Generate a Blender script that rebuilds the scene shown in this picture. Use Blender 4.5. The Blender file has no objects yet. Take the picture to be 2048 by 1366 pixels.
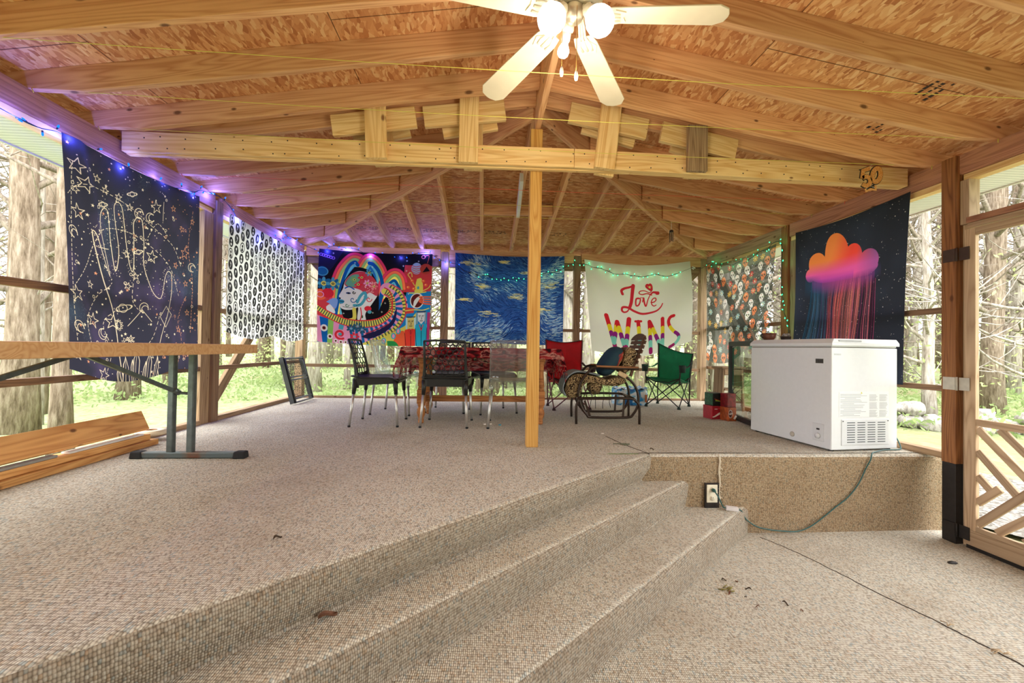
import bpy, math, random
import numpy as np
from mathutils import Vector, Matrix
SC = bpy.context.scene
COL = SC.collection
PI = math.pi
rnd = random.Random(7)
V = Vector

# ------------------------------------------------------------------ helpers
def lin(c):
    c = c / 255.0
    return c / 12.92 if c <= 0.04045 else ((c + 0.055) / 1.055) ** 2.4
def S(r, g, b):
    return (lin(r), lin(g), lin(b), 1.0)

class MB:
    """collects shapes; build() links them as one mesh object"""
    def __init__(self):
        self.v = []; self.f = []; self.m = []; self.uv = {}; self.mi = 0; self.sm = []; self.smooth = False
    def face(self, ids, uv=None):
        if uv: self.uv[len(self.f)] = uv
        self.f.append(tuple(ids)); self.m.append(self.mi); self.sm.append(self.smooth)
    def poly(self, pts, uv=None):
        b = len(self.v); self.v += [V(p) for p in pts]
        self.face(range(b, b + len(pts)), uv)
    def box(self, c, s, R=None, taper=1.0):
        c = V(c); b = len(self.v)
        for z in (-1, 1):
            k = taper if z < 0 else 1.0
            for x, y in ((-1, -1), (1, -1), (1, 1), (-1, 1)):
                p = V((x * s[0] / 2 * k, y * s[1] / 2 * k, z * s[2] / 2))
                self.v.append(c + (R @ p if R is not None else p))
        for q in ((3, 2, 1, 0), (4, 5, 6, 7), (0, 1, 5, 4), (1, 2, 6, 5), (2, 3, 7, 6), (3, 0, 4, 7)):
            self.face([b + i for i in q])
    def bar(self, p0, p1, w, h, up=(0, 0, 1)):
        p0 = V(p0); p1 = V(p1); x = (p1 - p0).normalized(); up = V(up)
        y = up.cross(x)
        y = y.normalized() if y.length > 1e-6 else V((0, 1, 0)).cross(x).normalized()
        z = x.cross(y)
        R = Matrix((x, y, z)).transposed()
        self.box((p0 + p1) / 2, ((p1 - p0).length, w, h), R)
    def tube(self, pts, r, n=8, closed=False, cap=True):
        pts = [V(p) for p in pts]; N = len(pts)
        rs = r if isinstance(r, (list, tuple)) else [r] * N
        b = len(self.v); old = self.smooth; self.smooth = True
        prev = None
        for i in range(N):
            if closed: t = pts[(i + 1) % N] - pts[i - 1]
            else: t = pts[min(i + 1, N - 1)] - pts[max(i - 1, 0)]
            t.normalize()
            if prev is None:
                a = V((0, 0, 1)) if abs(t.z) < .9 else V((1, 0, 0))
                prev = (a - t * a.dot(t)).normalized()
            else:
                prev = prev - t * prev.dot(t)
                prev = prev.normalized() if prev.length > 1e-6 else V((1, 0, 0))
            q = t.cross(prev)
            for k in range(n):
                a = 2 * PI * k / n
                self.v.append(pts[i] + (prev * math.cos(a) + q * math.sin(a)) * rs[i])
        for i in range(N if closed else N - 1):
            for k in range(n):
                a = b + i * n + k; a2 = b + i * n + (k + 1) % n
                c = b + ((i + 1) % N) * n + k; c2 = b + ((i + 1) % N) * n + (k + 1) % n
                self.face((a, a2, c2, c))
        self.smooth = False
        if cap and not closed:
            self.face([b + k for k in range(n)][::-1]); self.face([b + (N - 1) * n + k for k in range(n)])
        self.smooth = old
    def lathe(self, prof, c=(0, 0, 0), M=None, n=20):
        """prof: (radius, height) pairs along local z"""
        c = V(c); b = len(self.v); old = self.smooth; self.smooth = True
        for r, z in prof:
            for k in range(n):
                a = 2 * PI * k / n
                p = V((r * math.cos(a), r * math.sin(a), z))
                self.v.append(c + (M @ p if M is not None else p))
        for i in range(len(prof) - 1):
            for k in range(n):
                k2 = (k + 1) % n
                self.face((b + i * n + k, b + i * n + k2, b + (i + 1) * n + k2, b + (i + 1) * n + k))
        self.smooth = False
        if prof[0][0] > 1e-4: self.face([b + k for k in range(n)][::-1])
        if prof[-1][0] > 1e-4: self.face([b + (len(prof) - 1) * n + k for k in range(n)])
        self.smooth = old
    def prism(self, pts, vec):
        b = len(self.v); n = len(pts); vec = V(vec)
        self.v += [V(p) for p in pts] + [V(p) + vec for p in pts]
        self.face(list(range(b, b + n))[::-1]); self.face(range(b + n, b + 2 * n))
        for i in range(n):
            j = (i + 1) % n
            self.face((b + i, b + j, b + n + j, b + n + i))
    def grid(self, fn, nu, nv, uvfn=None):
        b = len(self.v); old = self.smooth; self.smooth = True
        for j in range(nv + 1):
            for i in range(nu + 1):
                self.v.append(V(fn(i / nu, j / nv)))
        for j in range(nv):
            for i in range(nu):
                q = [(i, j), (i, j + 1), (i + 1, j + 1), (i + 1, j)]
                uv = [(a / nu, 1 - c / nv) for a, c in q]
                if uvfn: uv = [uvfn(a / nu, c / nv) for a, c in q]
                self.face([b + c * (nu + 1) + a for a, c in q], uv)
        self.smooth = old
    def blob(self, c, s, seed=0, amp=.15, nu=14, nv=9, M=None):
        r = random.Random(seed); ph = [r.uniform(0, 6.28) for _ in range(9)]; c = V(c)
        def fn(u, v):
            a = 2 * PI * u; t = PI * v
            p = V((math.cos(a) * math.sin(t), math.sin(a) * math.sin(t), math.cos(t)))
            k = 1 + amp * (math.sin(2.3 * p.x + ph[0]) + math.sin(3.1 * p.y + ph[1]) + math.sin(2.7 * p.z + ph[2]) + .6 * math.sin(5 * p.x + 4 * p.y + ph[3]) + .5 * math.sin(6 * p.z - 5 * p.y + ph[4])) / 2
            p = V((p.x * s[0], p.y * s[1], p.z * s[2])) * k
            return c + (M @ p if M is not None else p)
        self.grid(fn, nu, nv)
    def build(self, name, mats, parent=None, origin=(0, 0, 0), bevel=0.0, R=None, solid=0.0, sub=0):
        o0 = V(origin); me = bpy.data.meshes.new(name)
        if R is not None:
            Ri = R.transposed(); vs = [Ri @ (p - o0) for p in self.v]
        else: vs = [p - o0 for p in self.v]
        me.from_pydata([tuple(p) for p in vs], [], self.f)
        for m in (mats if isinstance(mats, (list, tuple)) else [mats]): me.materials.append(m)
        me.polygons.foreach_set('material_index', self.m)
        me.polygons.foreach_set('use_smooth', self.sm)
        if self.uv:
            ul = me.uv_layers.new(name='UVMap')
            for fi, uv in self.uv.items():
                for li, q in zip(me.polygons[fi].loop_indices, uv): ul.data[li].uv = q
        me.update()
        o = bpy.data.objects.new(name, me); COL.objects.link(o)
        if parent is not None:
            o.parent = parent
            if R is not None: o.matrix_local = Matrix.Translation(o0) @ R.to_4x4()
            # parts are modelled in the thing's own coordinates
        else:
            o.matrix_world = Matrix.Translation(o0) @ (R.to_4x4() if R is not None else Matrix.Identity(4))
        if sub:
            m = o.modifiers.new('s', 'SUBSURF'); m.levels = sub; m.render_levels = sub
        if solid:
            m = o.modifiers.new('t', 'SOLIDIFY'); m.thickness = solid; m.offset = 0
        if bevel:
            m = o.modifiers.new('b', 'BEVEL'); m.width = bevel; m.segments = 2; m.limit_method = 'ANGLE'; m.angle_limit = math.radians(50)
        return o

def tag(o, label=None, cat=None, group=None, kind=None):
    if label: o['label'] = label
    if cat: o['category'] = cat
    if group: o['group'] = group
    if kind: o['kind'] = kind
    return o
def thing(name, label, cat, loc=(0, 0, 0), rz=0.0, group=None):
    o = bpy.data.objects.new(name, None); COL.objects.link(o); o.empty_display_size = .1
    o.location = loc; o.rotation_euler = (0, 0, rz)
    return tag(o, label, cat, group)
KIDS = {}
def copy_tree(root, label=None, group=None):
    kids = {}
    for o in COL.objects:
        if o.parent: kids.setdefault(o.parent.name, []).append(o)
    def cp(o, par):
        c = o.copy(); COL.objects.link(c)
        if par is not None: c.parent = par
        for ch in kids.get(o.name, []): cp(ch, c)
        return c
    r = cp(root, None)
    if label: r['label'] = label
    if group: r['group'] = group
    return r
def axes(x, up=(0, 0, 1)):
    x = V(x).normalized(); up = V(up); y = up.cross(x).normalized(); z = x.cross(y)
    return Matrix((x, y, z)).transposed()
def board(name, p0, p1, w, h, m, up=(0, 0, 1), parent=None, bevel=.003, kind=None):
    """a sawn board from p0 to p1, its local x along the grain; w across, h along `up`"""
    p0 = V(p0); p1 = V(p1); R = axes(p1 - p0, up); b = MB(); b.box((0, 0, 0), ((p1 - p0).length, w, h))
    o = b.build(name, m, parent, bevel=bevel)
    M = Matrix.Translation((p0 + p1) / 2) @ R.to_4x4()
    if parent is not None: o.matrix_local = M
    else: o.matrix_world = M
    if kind: o['kind'] = kind
    return o
def profile_board(name, pts, vec, xax, m, parent=None, kind=None, bevel=.003):
    """a board cut to a profile (world points) and thickened by vec, grain along xax"""
    b = MB(); b.prism(pts, vec); R = axes(xax, V(vec).cross(V(xax)))
    o = b.build(name, m, parent, origin=pts[0], R=R, bevel=bevel)
    if kind: o['kind'] = kind
    return o

# ------------------------------------------------------------------ materials
class NT:
    def __init__(self, name):
        self.mat = bpy.data.materials.new(name); self.mat.use_nodes = True
        self.t = self.mat.node_tree; self.t.nodes.clear()
        self.out = self.t.nodes.new('ShaderNodeOutputMaterial')
    def n(self, typ, ins=None, **kw):
        nd = self.t.nodes.new(typ)
        for k, v in kw.items(): setattr(nd, k, v)
        for k, v in (ins or {}).items():
            s = nd.inputs[k]
            if isinstance(v, bpy.types.NodeSocket): self.t.links.new(v, s)
            else: s.default_value = v
        return nd
    def math(self, op, a, b=0.0, clamp=False):
        return self.n('ShaderNodeMath', {0: a, 1: b}, operation=op, use_clamp=clamp).outputs[0]
    def ramp(self, fac, stops, mode='LINEAR'):
        r = self.n('ShaderNodeValToRGB', {0: fac}); e = r.color_ramp.elements; r.color_ramp.interpolation = mode
        while len(e) < len(stops): e.new(.5)
        for i, (p, c) in enumerate(stops): e[i].position = p; e[i].color = c
        return r.outputs[0]
    def mix(self, f, a, b, mode='MIX'):
        m = self.n('ShaderNodeMix', {0: f, 6: a, 7: b}, data_type='RGBA', blend_type=mode)
        return m.outputs[2]
    def surf(self, sh): self.t.links.new(sh, self.out.inputs[0]); return self.mat
    def bsdf(self, col, rough=.6, metal=0.0, normal=None, spec=.5, **kw):
        ins = {'Base Color': col, 'Roughness': rough, 'Metallic': metal, 'Specular IOR Level': spec}
        if normal is not None: ins['Normal'] = normal
        ins.update(kw)
        return self.n('ShaderNodeBsdfPrincipled', ins).outputs[0]
    def bump(self, h, st=.3, d=.01):
        return self.n('ShaderNodeBump', {'Height': h, 'Strength': st, 'Distance': d}).outputs[0]

def plain(name, c, rough=.5, metal=0.0, spec=.5, var=.06, scale=30.0):
    """one colour with a slight mottling"""
    k = NT(name); tc = k.n('ShaderNodeTexCoord').outputs['Object']
    nz = k.n('ShaderNodeTexNoise', {'Vector': tc, 'Scale': scale, 'Detail': 3.0}).outputs['Fac']
    d = tuple(max(0, x * (1 - var * 2)) for x in c[:3]) + (1,); u = tuple(min(1, x * (1 + var)) for x in c[:3]) + (1,)
    return k.surf(k.bsdf(k.ramp(nz, [(.3, d), (.7, u)]), rough, metal, spec=spec))

def wood(name, light, dark, knot=(90, 52, 30), grain=1.0, rough=.65, grey=None, knots=True, stain=None):
    k = NT(name)
    tc = k.n('ShaderNodeTexCoord').outputs['Object']
    oi = k.n('ShaderNodeObjectInfo').outputs['Random']
    off = k.n('ShaderNodeCombineXYZ', {0: k.math('MULTIPLY', oi, 37.0), 1: k.math('MULTIPLY', oi, 11.0), 2: k.math('MULTIPLY', oi, 5.0)}).outputs[0]
    co = k.n('ShaderNodeVectorMath', {0: tc, 1: off}, operation='ADD').outputs[0]
    st = k.n('ShaderNodeMapping', {'Vector': co, 'Scale': (.55, 9.0, 9.0)}).outputs[0]
    warp = k.n('ShaderNodeTexNoise', {'Vector': st, 'Scale': 1.0, 'Detail': 2.0, 'Distortion': .4}).outputs['Fac']
    rings = k.math('FRACT', k.math('MULTIPLY', warp, 13.0 * grain))
    rings = k.math('ABSOLUTE', k.math('SUBTRACT', rings, .5))
    fib = k.n('ShaderNodeTexNoise', {'Vector': k.n('ShaderNodeMapping', {'Vector': co, 'Scale': (4.0, 160.0, 160.0)}).outputs[0], 'Scale': 1.0, 'Detail': 2.0}).outputs['Fac']
    mid = tuple((a + b) / 2 for a, b in zip(S(*light)[:3], S(*dark)[:3])) + (1,)
    c = k.ramp(rings, [(0.0, S(*dark)), (.16, mid), (.42, S(*light))])
    c = k.mix(k.math('MULTIPLY', k.math('SUBTRACT', fib, .35, True), .8), c, mid)
    tone = k.n('ShaderNodeTexNoise', {'Vector': co, 'Scale': 1.7, 'Detail': 2.0}).outputs['Fac']
    c = k.mix(k.math('MULTIPLY', k.math('SUBTRACT', tone, .42, True), 1.3, True), c, S(*(grey or dark)))
    # each board its own tone
    c = k.mix(.5, c, k.mix(oi, tuple(x * .78 for x in S(*light)[:3]) + (1,), tuple(min(1, x * 1.1) for x in S(*light)[:3]) + (1,)), 'MIX') if False else c
    br = k.math('ADD', .84, k.math('MULTIPLY', oi, .3))
    c = k.n('ShaderNodeMix', {0: 1.0, 6: c, 7: k.n('ShaderNodeCombineColor', {0: br, 1: br, 2: br}).outputs[0]}, data_type='RGBA', blend_type='MULTIPLY').outputs[2]
    if knots:
        sx = k.n('ShaderNodeSeparateXYZ', {0: co}).outputs
        kc = k.n('ShaderNodeCombineXYZ', {0: k.math('MULTIPLY', sx[0], 3.2), 1: k.math('MULTIPLY', k.math('ADD', sx[1], sx[2]), 6.0), 2: 0.0}).outputs[0]
        kv = k.n('ShaderNodeTexVoronoi', {'Vector': kc, 'Scale': 1.0, 'Randomness': 1.0}, voronoi_dimensions='2D')
        kr = k.n('ShaderNodeSeparateColor', {0: kv.outputs['Color']}).outputs[0]
        kf = k.ramp(k.math('DIVIDE', kv.outputs['Distance'], k.math('ADD', k.math('MULTIPLY', k.math('SUBTRACT', kr, .62, True), 3.0), .001)), [(.045, (1, 1, 1, 1)), (.10, (0, 0, 0, 1))])
        c = k.mix(k.math('MULTIPLY', kf, .85), c, S(*knot))
    if stain:
        sn = k.n('ShaderNodeTexNoise', {'Vector': co, 'Scale': 5.0, 'Detail': 4.0}).outputs['Fac']
        c = k.mix(k.ramp(sn, [(.52, (0, 0, 0, 1)), (.68, (1, 1, 1, 1))]), c, S(*stain))
    return k.surf(k.bsdf(c, rough, normal=k.bump(fib, .15, .004), spec=.25))

def emis(name, c, s, sample=True):
    k = NT(name); m = k.surf(k.n('ShaderNodeEmission', {0: c, 1: s}).outputs[0])
    m.cycles.emission_sampling = 'AUTO' if sample else 'NONE'
    return m

def osb():
    k = NT('strand_board'); tc = k.n('ShaderNodeTexCoord').outputs['Object']
    nz = k.n('ShaderNodeTexNoise', {'Vector': tc, 'Scale': 6.0, 'Detail': 2.0}).outputs['Color']
    co = k.n('ShaderNodeVectorMath', {0: tc, 1: k.n('ShaderNodeVectorMath', {0: nz, 1: (.06, .06, .06)}, operation='MULTIPLY').outputs[0]}, operation='ADD').outputs[0]
    def layer(rot, sx, sy):
        m = k.n('ShaderNodeMapping', {'Vector': co, 'Rotation': (0, 0, rot), 'Scale': (sx, sy, 1.0)}).outputs[0]
        v = k.n('ShaderNodeTexVoronoi', {'Vector': m, 'Scale': 1.0, 'Randomness': 1.0})
        return k.n('ShaderNodeSeparateColor', {0: v.outputs['Color']}).outputs
    a = layer(.15, 17, 46); b = layer(1.15, 20, 54); c3 = layer(2.25, 18, 50)
    st = [(0, S(182, 120, 76)), (.2, S(206, 146, 96)), (.5, S(218, 162, 110)), (.8, S(230, 180, 128)), (1, S(238, 202, 152))]
    ca = k.ramp(a[0], st); cb = k.ramp(b[0], st); cc = k.ramp(c3[0], st)
    c = k.mix(k.math('GREATER_THAN', b[1], .5), ca, cb); c = k.mix(k.math('GREATER_THAN', c3[1], .55), c, cc)
    fine = k.n('ShaderNodeTexNoise', {'Vector': k.n('ShaderNodeMapping', {'Vector': co, 'Rotation': (0, 0, .5), 'Scale': (20, 120, 1)}).outputs[0], 'Scale': 1.0, 'Detail': 3.0}).outputs['Fac']
    c = k.mix(k.ramp(fine, [(.62, (0, 0, 0, 1)), (.74, (.6, .6, .6, 1))]), c, S(150, 92, 60))
    br = k.n('ShaderNodeTexBrick', {'Vector': tc, 'Color1': (.80, .68, .60, 1), 'Color2': (1.0, .98, .92, 1), 'Mortar': (.16, .1, .07, 1), 'Scale': 1.0, 'Mortar Size': .003, 'Brick Width': 2.44, 'Row Height': 1.22, 'Bias': .1}).outputs['Color']
    c = k.mix(.9, c, br, 'MULTIPLY')
    return k.surf(k.bsdf(c, .7, normal=k.bump(fine, .2, .003), spec=.2))

def carpet(name, tint=(1, 1, 1), scale=138.0):
    k = NT(name); uv = k.n('ShaderNodeTexCoord').outputs['UV']
    m = k.n('ShaderNodeMapping', {'Vector': uv, 'Scale': (1.0, .62, 1.0), 'Rotation': (0, 0, .05)}).outputs[0]
    v = k.n('ShaderNodeTexVoronoi', {'Vector': m, 'Scale': scale, 'Randomness': .30}); cell = k.n('ShaderNodeSeparateColor', {0: v.outputs['Color']}).outputs
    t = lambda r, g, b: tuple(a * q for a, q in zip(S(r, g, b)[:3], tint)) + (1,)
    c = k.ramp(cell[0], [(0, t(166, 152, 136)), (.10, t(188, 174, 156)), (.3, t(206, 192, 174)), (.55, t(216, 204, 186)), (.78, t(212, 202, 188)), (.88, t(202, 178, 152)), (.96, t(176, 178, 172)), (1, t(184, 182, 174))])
    gap = k.ramp(v.outputs['Distance'], [(.30, (1, 1, 1, 1)), (.70, (.30, .26, .23, 1))])
    c = k.mix(.85, c, gap, 'MULTIPLY')
    n1 = k.n('ShaderNodeTexNoise', {'Vector': uv, 'Scale': 1.6, 'Detail': 4.0, 'Roughness': .6}).outputs['Fac']
    c = k.mix(k.ramp(n1, [(.50, (0, 0, 0, 1)), (.76, (.42, .42, .42, 1))]), c, t(142, 118, 94))
    n2 = k.n('ShaderNodeTexNoise', {'Vector': uv, 'Scale': 7.0, 'Detail': 5.0, 'Roughness': .65}).outputs['Fac']
    c = k.mix(k.ramp(n2, [(.64, (0, 0, 0, 1)), (.78, (.5, .5, .5, 1))]), c, t(104, 90, 78))
    h = k.math('SUBTRACT', 1.0, v.outputs['Distance'])
    return k.surf(k.bsdf(c, .95, normal=k.bump(h, .8, .006), spec=.15))

def image_tex(name, arr):
    h, w = arr.shape[:2]; im = bpy.data.images.new(name, w, h)
    px = np.ones((h, w, 4), np.float32); px[..., :3] = np.clip(arr[::-1], 0, 1)
    im.pixels.foreach_set(px.ravel()); im.update(); im.pack()
    return im
def cloth_mat(name, arr, trans=.42, see=0.0, weave=.05):
    k = NT(name); im = image_tex(name, arr)
    uv = k.n('ShaderNodeTexCoord').outputs['UV']
    c = k.n('ShaderNodeTexImage', {'Vector': uv}, image=im, extension='EXTEND').outputs['Color']
    nz = k.n('ShaderNodeTexNoise', {'Vector': uv, 'Scale': 3.5, 'Detail': 3.0}).outputs['Fac']
    bp = k.bump(nz, .25, .05)
    d = k.bsdf(c, .85, normal=bp, spec=.15)
    tr = k.n('ShaderNodeBsdfTranslucent', {'Color': c}).outputs[0]
    s = k.n('ShaderNodeMixShader', {0: trans, 1: d, 2: tr}).outputs[0]
    if see: s = k.n('ShaderNodeMixShader', {0: see, 1: s, 2: k.n('ShaderNodeBsdfTransparent').outputs[0]}).outputs[0]
    return k.surf(s)

M_PLATE = wood('reddish_beam_wood', (188, 136, 106), (146, 98, 76), grey=(156, 112, 92))
M_RAFT = wood('rafter_pine', (228, 178, 130), (196, 138, 92), grey=(210, 154, 108))
M_NEW = wood('fresh_pine', (240, 206, 148), (214, 166, 102), knot=(120, 66, 34), grey=(232, 194, 132))
M_POST = wood('golden_post_pine', (226, 176, 98), (196, 136, 62), grey=(214, 160, 84))
M_GREY = wood('weathered_wood', (178, 148, 114), (128, 100, 74), grey=(150, 124, 98))
M_BROWN = wood('brown_stained_wood', (158, 106, 64), (112, 70, 42), grey=(134, 88, 54))
M_RAIL = wood('dull_rail_wood', (158, 124, 94), (114, 86, 66), grey=(134, 106, 84))
M_DOOR = wood('pale_door_wood', (200, 172, 140), (164, 134, 104), grey=(176, 150, 122), knots=False)
M_PLANK = wood('stacked_plank_pine', (226, 172, 106), (190, 128, 70), grey=(208, 152, 92))
M_OAK = wood('table_oak', (186, 124, 70), (132, 80, 42), grey=(156, 98, 56), knots=False)
M_OSB = osb()
M_CARP = carpet('berber_carpet', (1.11, 1.19, 1.22))
M_CARP_R = carpet('berber_carpet_shaded_risers', (.68, .66, .63))  # same carpet with the risers' shade put into a darker tint
M_CARP_T = carpet('tan_carpet_shaded', (.66, .56, .43))  # tan carpet, its tint also darkened for the shade on the deck face
M_WHITE = plain('white_enamel', S(226, 228, 230), .22, spec=.5, var=.01)
M_WHITEP = plain('white_paint', S(222, 220, 214), .6, var=.03)
M_BLACKP = plain('black_plastic', S(30, 30, 29), .45, var=.05)
M_DARKM = plain('dark_metal', S(66, 70, 70), .4, .5, var=.1)
M_ALU = plain('aluminium', S(205, 202, 196), .38, .85, var=.03)
M_CREAM = plain('cream_enamel', S(218, 206, 182), .4, var=.02)
M_BRONZE = plain('bronze_tube', S(58, 44, 36), .32, .6, var=.12)
M_BLACK = plain('black_paint', S(34, 30, 30), .6, var=.15)
M_BRASS = plain('brass', S(170, 130, 70), .35, .9)
# ------------------------------------------------------------------ the place: measures in metres, deck top at z = 0
XL, XR, YB, XC = -2.473, 3.201, 5.912, .365
ZP = 2.08            # top of the wall beams
YR = 3.07            # where the ridge ends and the hips start
YF = -1.4            # near end of the roof
SL = .162
def zb(d): return 2.490 - SL * d
def zt(d): return 2.634 - SL * d
ST = 'structure'

# floors and steps -------------------------------------------------
sn, sd = V((.651, -.759, 0)), V((.759, .651, 0))
def P(s, t, z): return sn * s + sd * t + V((0, 0, z))
def arc(s0, z0, r=.035, n=5):      # rounded carpeted nosing: tread meets riser
    return [(s0 - r + r * math.sin(a), z0 - r + r * math.cos(a)) for a in [PI / 2 * i / n for i in range(n + 1)]]
prof = [(-1.62, 0)] + arc(-1.402, 0) + [(-1.408, -.09), (-1.445, -.168), (-1.44, -.18)] + \
       arc(-1.232, -.18) + [(-1.238, -.28), (-1.248, -.35), (-1.243, -.362)] + \
       arc(-.952, -.362) + [(-.950, -.45), (-.955, -.548)]
YE = 2.85
b = MB(); cum = 0; NT_ = 60
for i in range(len(prof) - 1):
    (s0, z0), (s1, z1) = prof[i], prof[i + 1]; L = math.hypot(s1 - s0, z1 - z0)
    steep = abs(z1 - z0) > abs(s1 - s0) * .55
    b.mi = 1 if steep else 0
    def fn(u, v):
        s = s0 + (s1 - s0) * v; z = z0 + (z1 - z0) * v
        ta = (-2.55 - .651 * s) / .759; tb = (YE + .01 + .759 * s) / .651
        p = P(s, ta + (tb - ta) * u, z)
        return p
    c0 = cum
    def uvf(u, v):
        s = s0 + (s1 - s0) * v
        ta = (-2.55 - .651 * s) / .759; tb = (YE + .01 + .759 * s) / .651
        if not steep: p = P(s, ta + (tb - ta) * u, 0); return (p.x, p.y)
        return (ta + (tb - ta) * u, c0 + L * v)
    b.grid(fn, NT_, 1, uvf); cum += L
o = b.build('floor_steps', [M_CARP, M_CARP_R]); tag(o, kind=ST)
b = MB()
def flatpoly(b, pts, z):
    b.poly([(x, y, z) for x, y in pts], [(x, y) for x, y in pts])
s0 = -1.62
pa = P(s0, (-2.55 - .651 * s0) / .759, 0); pb = P(s0, (YE + .035 + .759 * s0) / .651, 0)
flatpoly(b, [(-2.55, pa.y), (pb.x, pb.y), (3.32, YE + .035), (3.32, 6.0), (-2.55, 6.0)], 0.0)
o = b.build('floor_deck', M_CARP); tag(o, kind=ST)
b = MB(); flatpoly(b, [(-2.6, -1.6), (3.32, -1.6), (3.32, YE + .02), (-2.6, YE + .02)], -.545)
o = b.build('floor', M_CARP); tag(o, kind=ST)
# carpeted face under the deck edge, beside the steps
b = MB(); pe = [(YE + .05, 0.0), (YE + .035, 0.0), (YE + .012, -.004), (YE - .004, -.016), (YE - .012, -.035), (YE - .008, -.2), (YE, -.55)]
cum = 0
for (y0, z0), (y1, z1) in zip(pe, pe[1:]):
    L = math.hypot(y1 - y0, z1 - z0); c0 = cum
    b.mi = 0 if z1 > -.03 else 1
    b.grid(lambda u, v: (1.08 + u * 2.24, y0 + (y1 - y0) * v + .006 * math.sin(u * 9), z0 + (z1 - z0) * v), 24, 1, lambda u, v: (1.08 + u * 2.24, c0 + L * v)); cum += L
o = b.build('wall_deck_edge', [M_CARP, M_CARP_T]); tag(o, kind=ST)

# ceiling ----------------------------------------------------------
def osb_plane(name, pts, xax):
    b = MB(); up = V((0, 0, .014)); b.prism(pts, up)
    n = (V(pts[1]) - V(pts[0])).cross(V(pts[2]) - V(pts[0])).normalized()
    if n.z < 0: n = -n
    R = axes(xax, n); o = b.build(name, M_OSB, origin=pts[0], R=R); tag(o, kind=ST)
E_ = .42
dL = XC - XL + E_
osb_plane('ceiling_left', [(XC, YF, zt(0)), (XC, YR, zt(0)), (XL - E_, YB + E_, zt(dL)), (XL - E_, YF, zt(dL))], (0, 1, 0))
osb_plane('ceiling_right', [(XC, YF, zt(0)), (XC, YR, zt(0)), (XR + E_, YB + E_, zt(dL)), (XR + E_, YF, zt(dL))], (0, 1, 0))
osb_plane('ceiling_back', [(XC, YR, zt(0)), (XR + E_, YB + E_, zt(dL)), (XL - E_, YB + E_, zt(dL))], (1, 0, 0))

# dark stamped marks on the sheathing (too worn to read)
def stamps(pos, ex, ey, L, rows, seed):
    R = random.Random(seed); b = MB(); pos = V(pos); ex = V(ex).normalized(); ey = V(ey).normalized(); n = ex.cross(ey)
    if n.z > 0: n = -n
    for r in range(rows):
        s = 0
        while s < L:
            w = R.uniform(.008, .03)
            if R.random() < .72:
                c = pos + ex * (s + w / 2) + ey * (r * .045 + R.uniform(-.004, .004)) + n * .0015; h = R.uniform(.012, .022)
                b.poly([c - ex * w / 2 - ey * h / 2, c + ex * w / 2 - ey * h / 2, c + ex * w / 2 + ey * h / 2, c - ex * w / 2 + ey * h / 2])
            s += w + R.uniform(.003, .012)
    o = b.build('trim_18', plain('stamp_ink', S(62, 50, 44), .8, var=.3)); o['kind'] = ST
db = lambda y: zt(y - YR)
for i, (x, L) in enumerate(((-1.68, .34), (-1.22, .28), (-.84, .30), (-.42, .30), (-.02, .26), (.82, .24))):
    stamps((x, 5.50, db(5.50)), (1, 0, 0), (0, 1, -SL), L, 2, i)
dr = lambda x: zt(x - XC)
stamps((2.55, 2.12, dr(2.55)), (0, 1, 0), (1, 0, -SL), .24, 3, 21); stamps((2.60, 2.50, dr(2.60)), (0, 1, 0), (1, 0, -SL), .22, 3, 22); stamps((.60, 3.5, db(3.5)), (1, 0, 0), (0, 1, -SL), .18, 2, 23)

# roof framing -----------------------------------------------------
def rafter(base, e, d0, m=M_RAFT, th=.04):
    """base: point on the ridge line (x, y), e: horizontal direction towards the eave"""
    e = V((e[0], e[1], 0)); bx = V((base[0], base[1], 0))
    q = [(d0, zb(d0)), (2.565, 2.076), (2.93, 2.076), (2.93, zb(2.93)), (3.24, zb(3.24)), (3.24, zt(3.24)), (d0, zt(d0))]
    if d0 > 2.5: q = [(d0, 2.076), (2.93, 2.076), (2.93, zb(2.93)), (3.24, zb(3.24)), (3.24, zt(3.24)), (d0, zt(d0))]
    side = V((e.y, -e.x, 0))
    pts = [bx + e * d + V((0, 0, z)) - side * th / 2 for d, z in q]
    xa = (e + V((0, 0, -SL))).normalized()
    return profile_board('roof_beam', pts, side * th, xa, m, kind=ST)
YS = [-1.2, -.8, -.4, 0, .4, .81, 1.22, 1.62, 2.02, 2.43, 2.82, 3.03]
for y in YS:
    rafter((XC, y), (-1, 0), .02); rafter((XC, y), (1, 0), .02)
for y in [3.55, 3.92, 4.29, 4.68, 5.06, 5.45]:
    d0 = y - YR + .03
    rafter((XC, y), (-1, 0), d0, M_PLATE if False else M_RAFT); rafter((XC, y), (1, 0), d0)
for x in [-2.107, -1.721, -1.289, -.886, -.466, -.056, .351, .769, 1.192, 1.595, 2.018, 2.411, 2.833]:
    rafter((x, YR), (0, 1), abs(x - XC) + .03)
board('roof_beam', (XC, YF, 2.484), (XC, 3.1, 2.484), .04, .29, M_RAFT, kind=ST)     # ridge
for sx in (-1, 1):                                                                       # hips
    e = V((sx, 1, 0)).normalized(); q2 = math.sqrt(2); sl = SL / q2
    T = lambda d: 2.63 - sl * d
    Dc = 2.838 * q2
    dz = (2.63 - .20 - 2.076) / sl
    q = [(.03, T(.03) - .20), (dz, 2.076), (Dc + .12, 2.076), (Dc + .12, T(Dc + .12) - .12), (Dc + .5, T(Dc + .5) - .12), (Dc + .5, T(Dc + .5)), (.03, T(.03))]
    side = V((e.y, -e.x, 0)); base = V((XC, YR, 0))
    profile_board('roof_beam', [base + e * d + V((0, 0, z)) - side * .02 for d, z in q], side * .04, e, M_RAFT, kind=ST)
board('roof_beam', (-.034, 4.72, 2.27), (.745, 4.72, 2.285), .04, .12, M_RAFT, kind=ST)  # block between the end rafters
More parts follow.
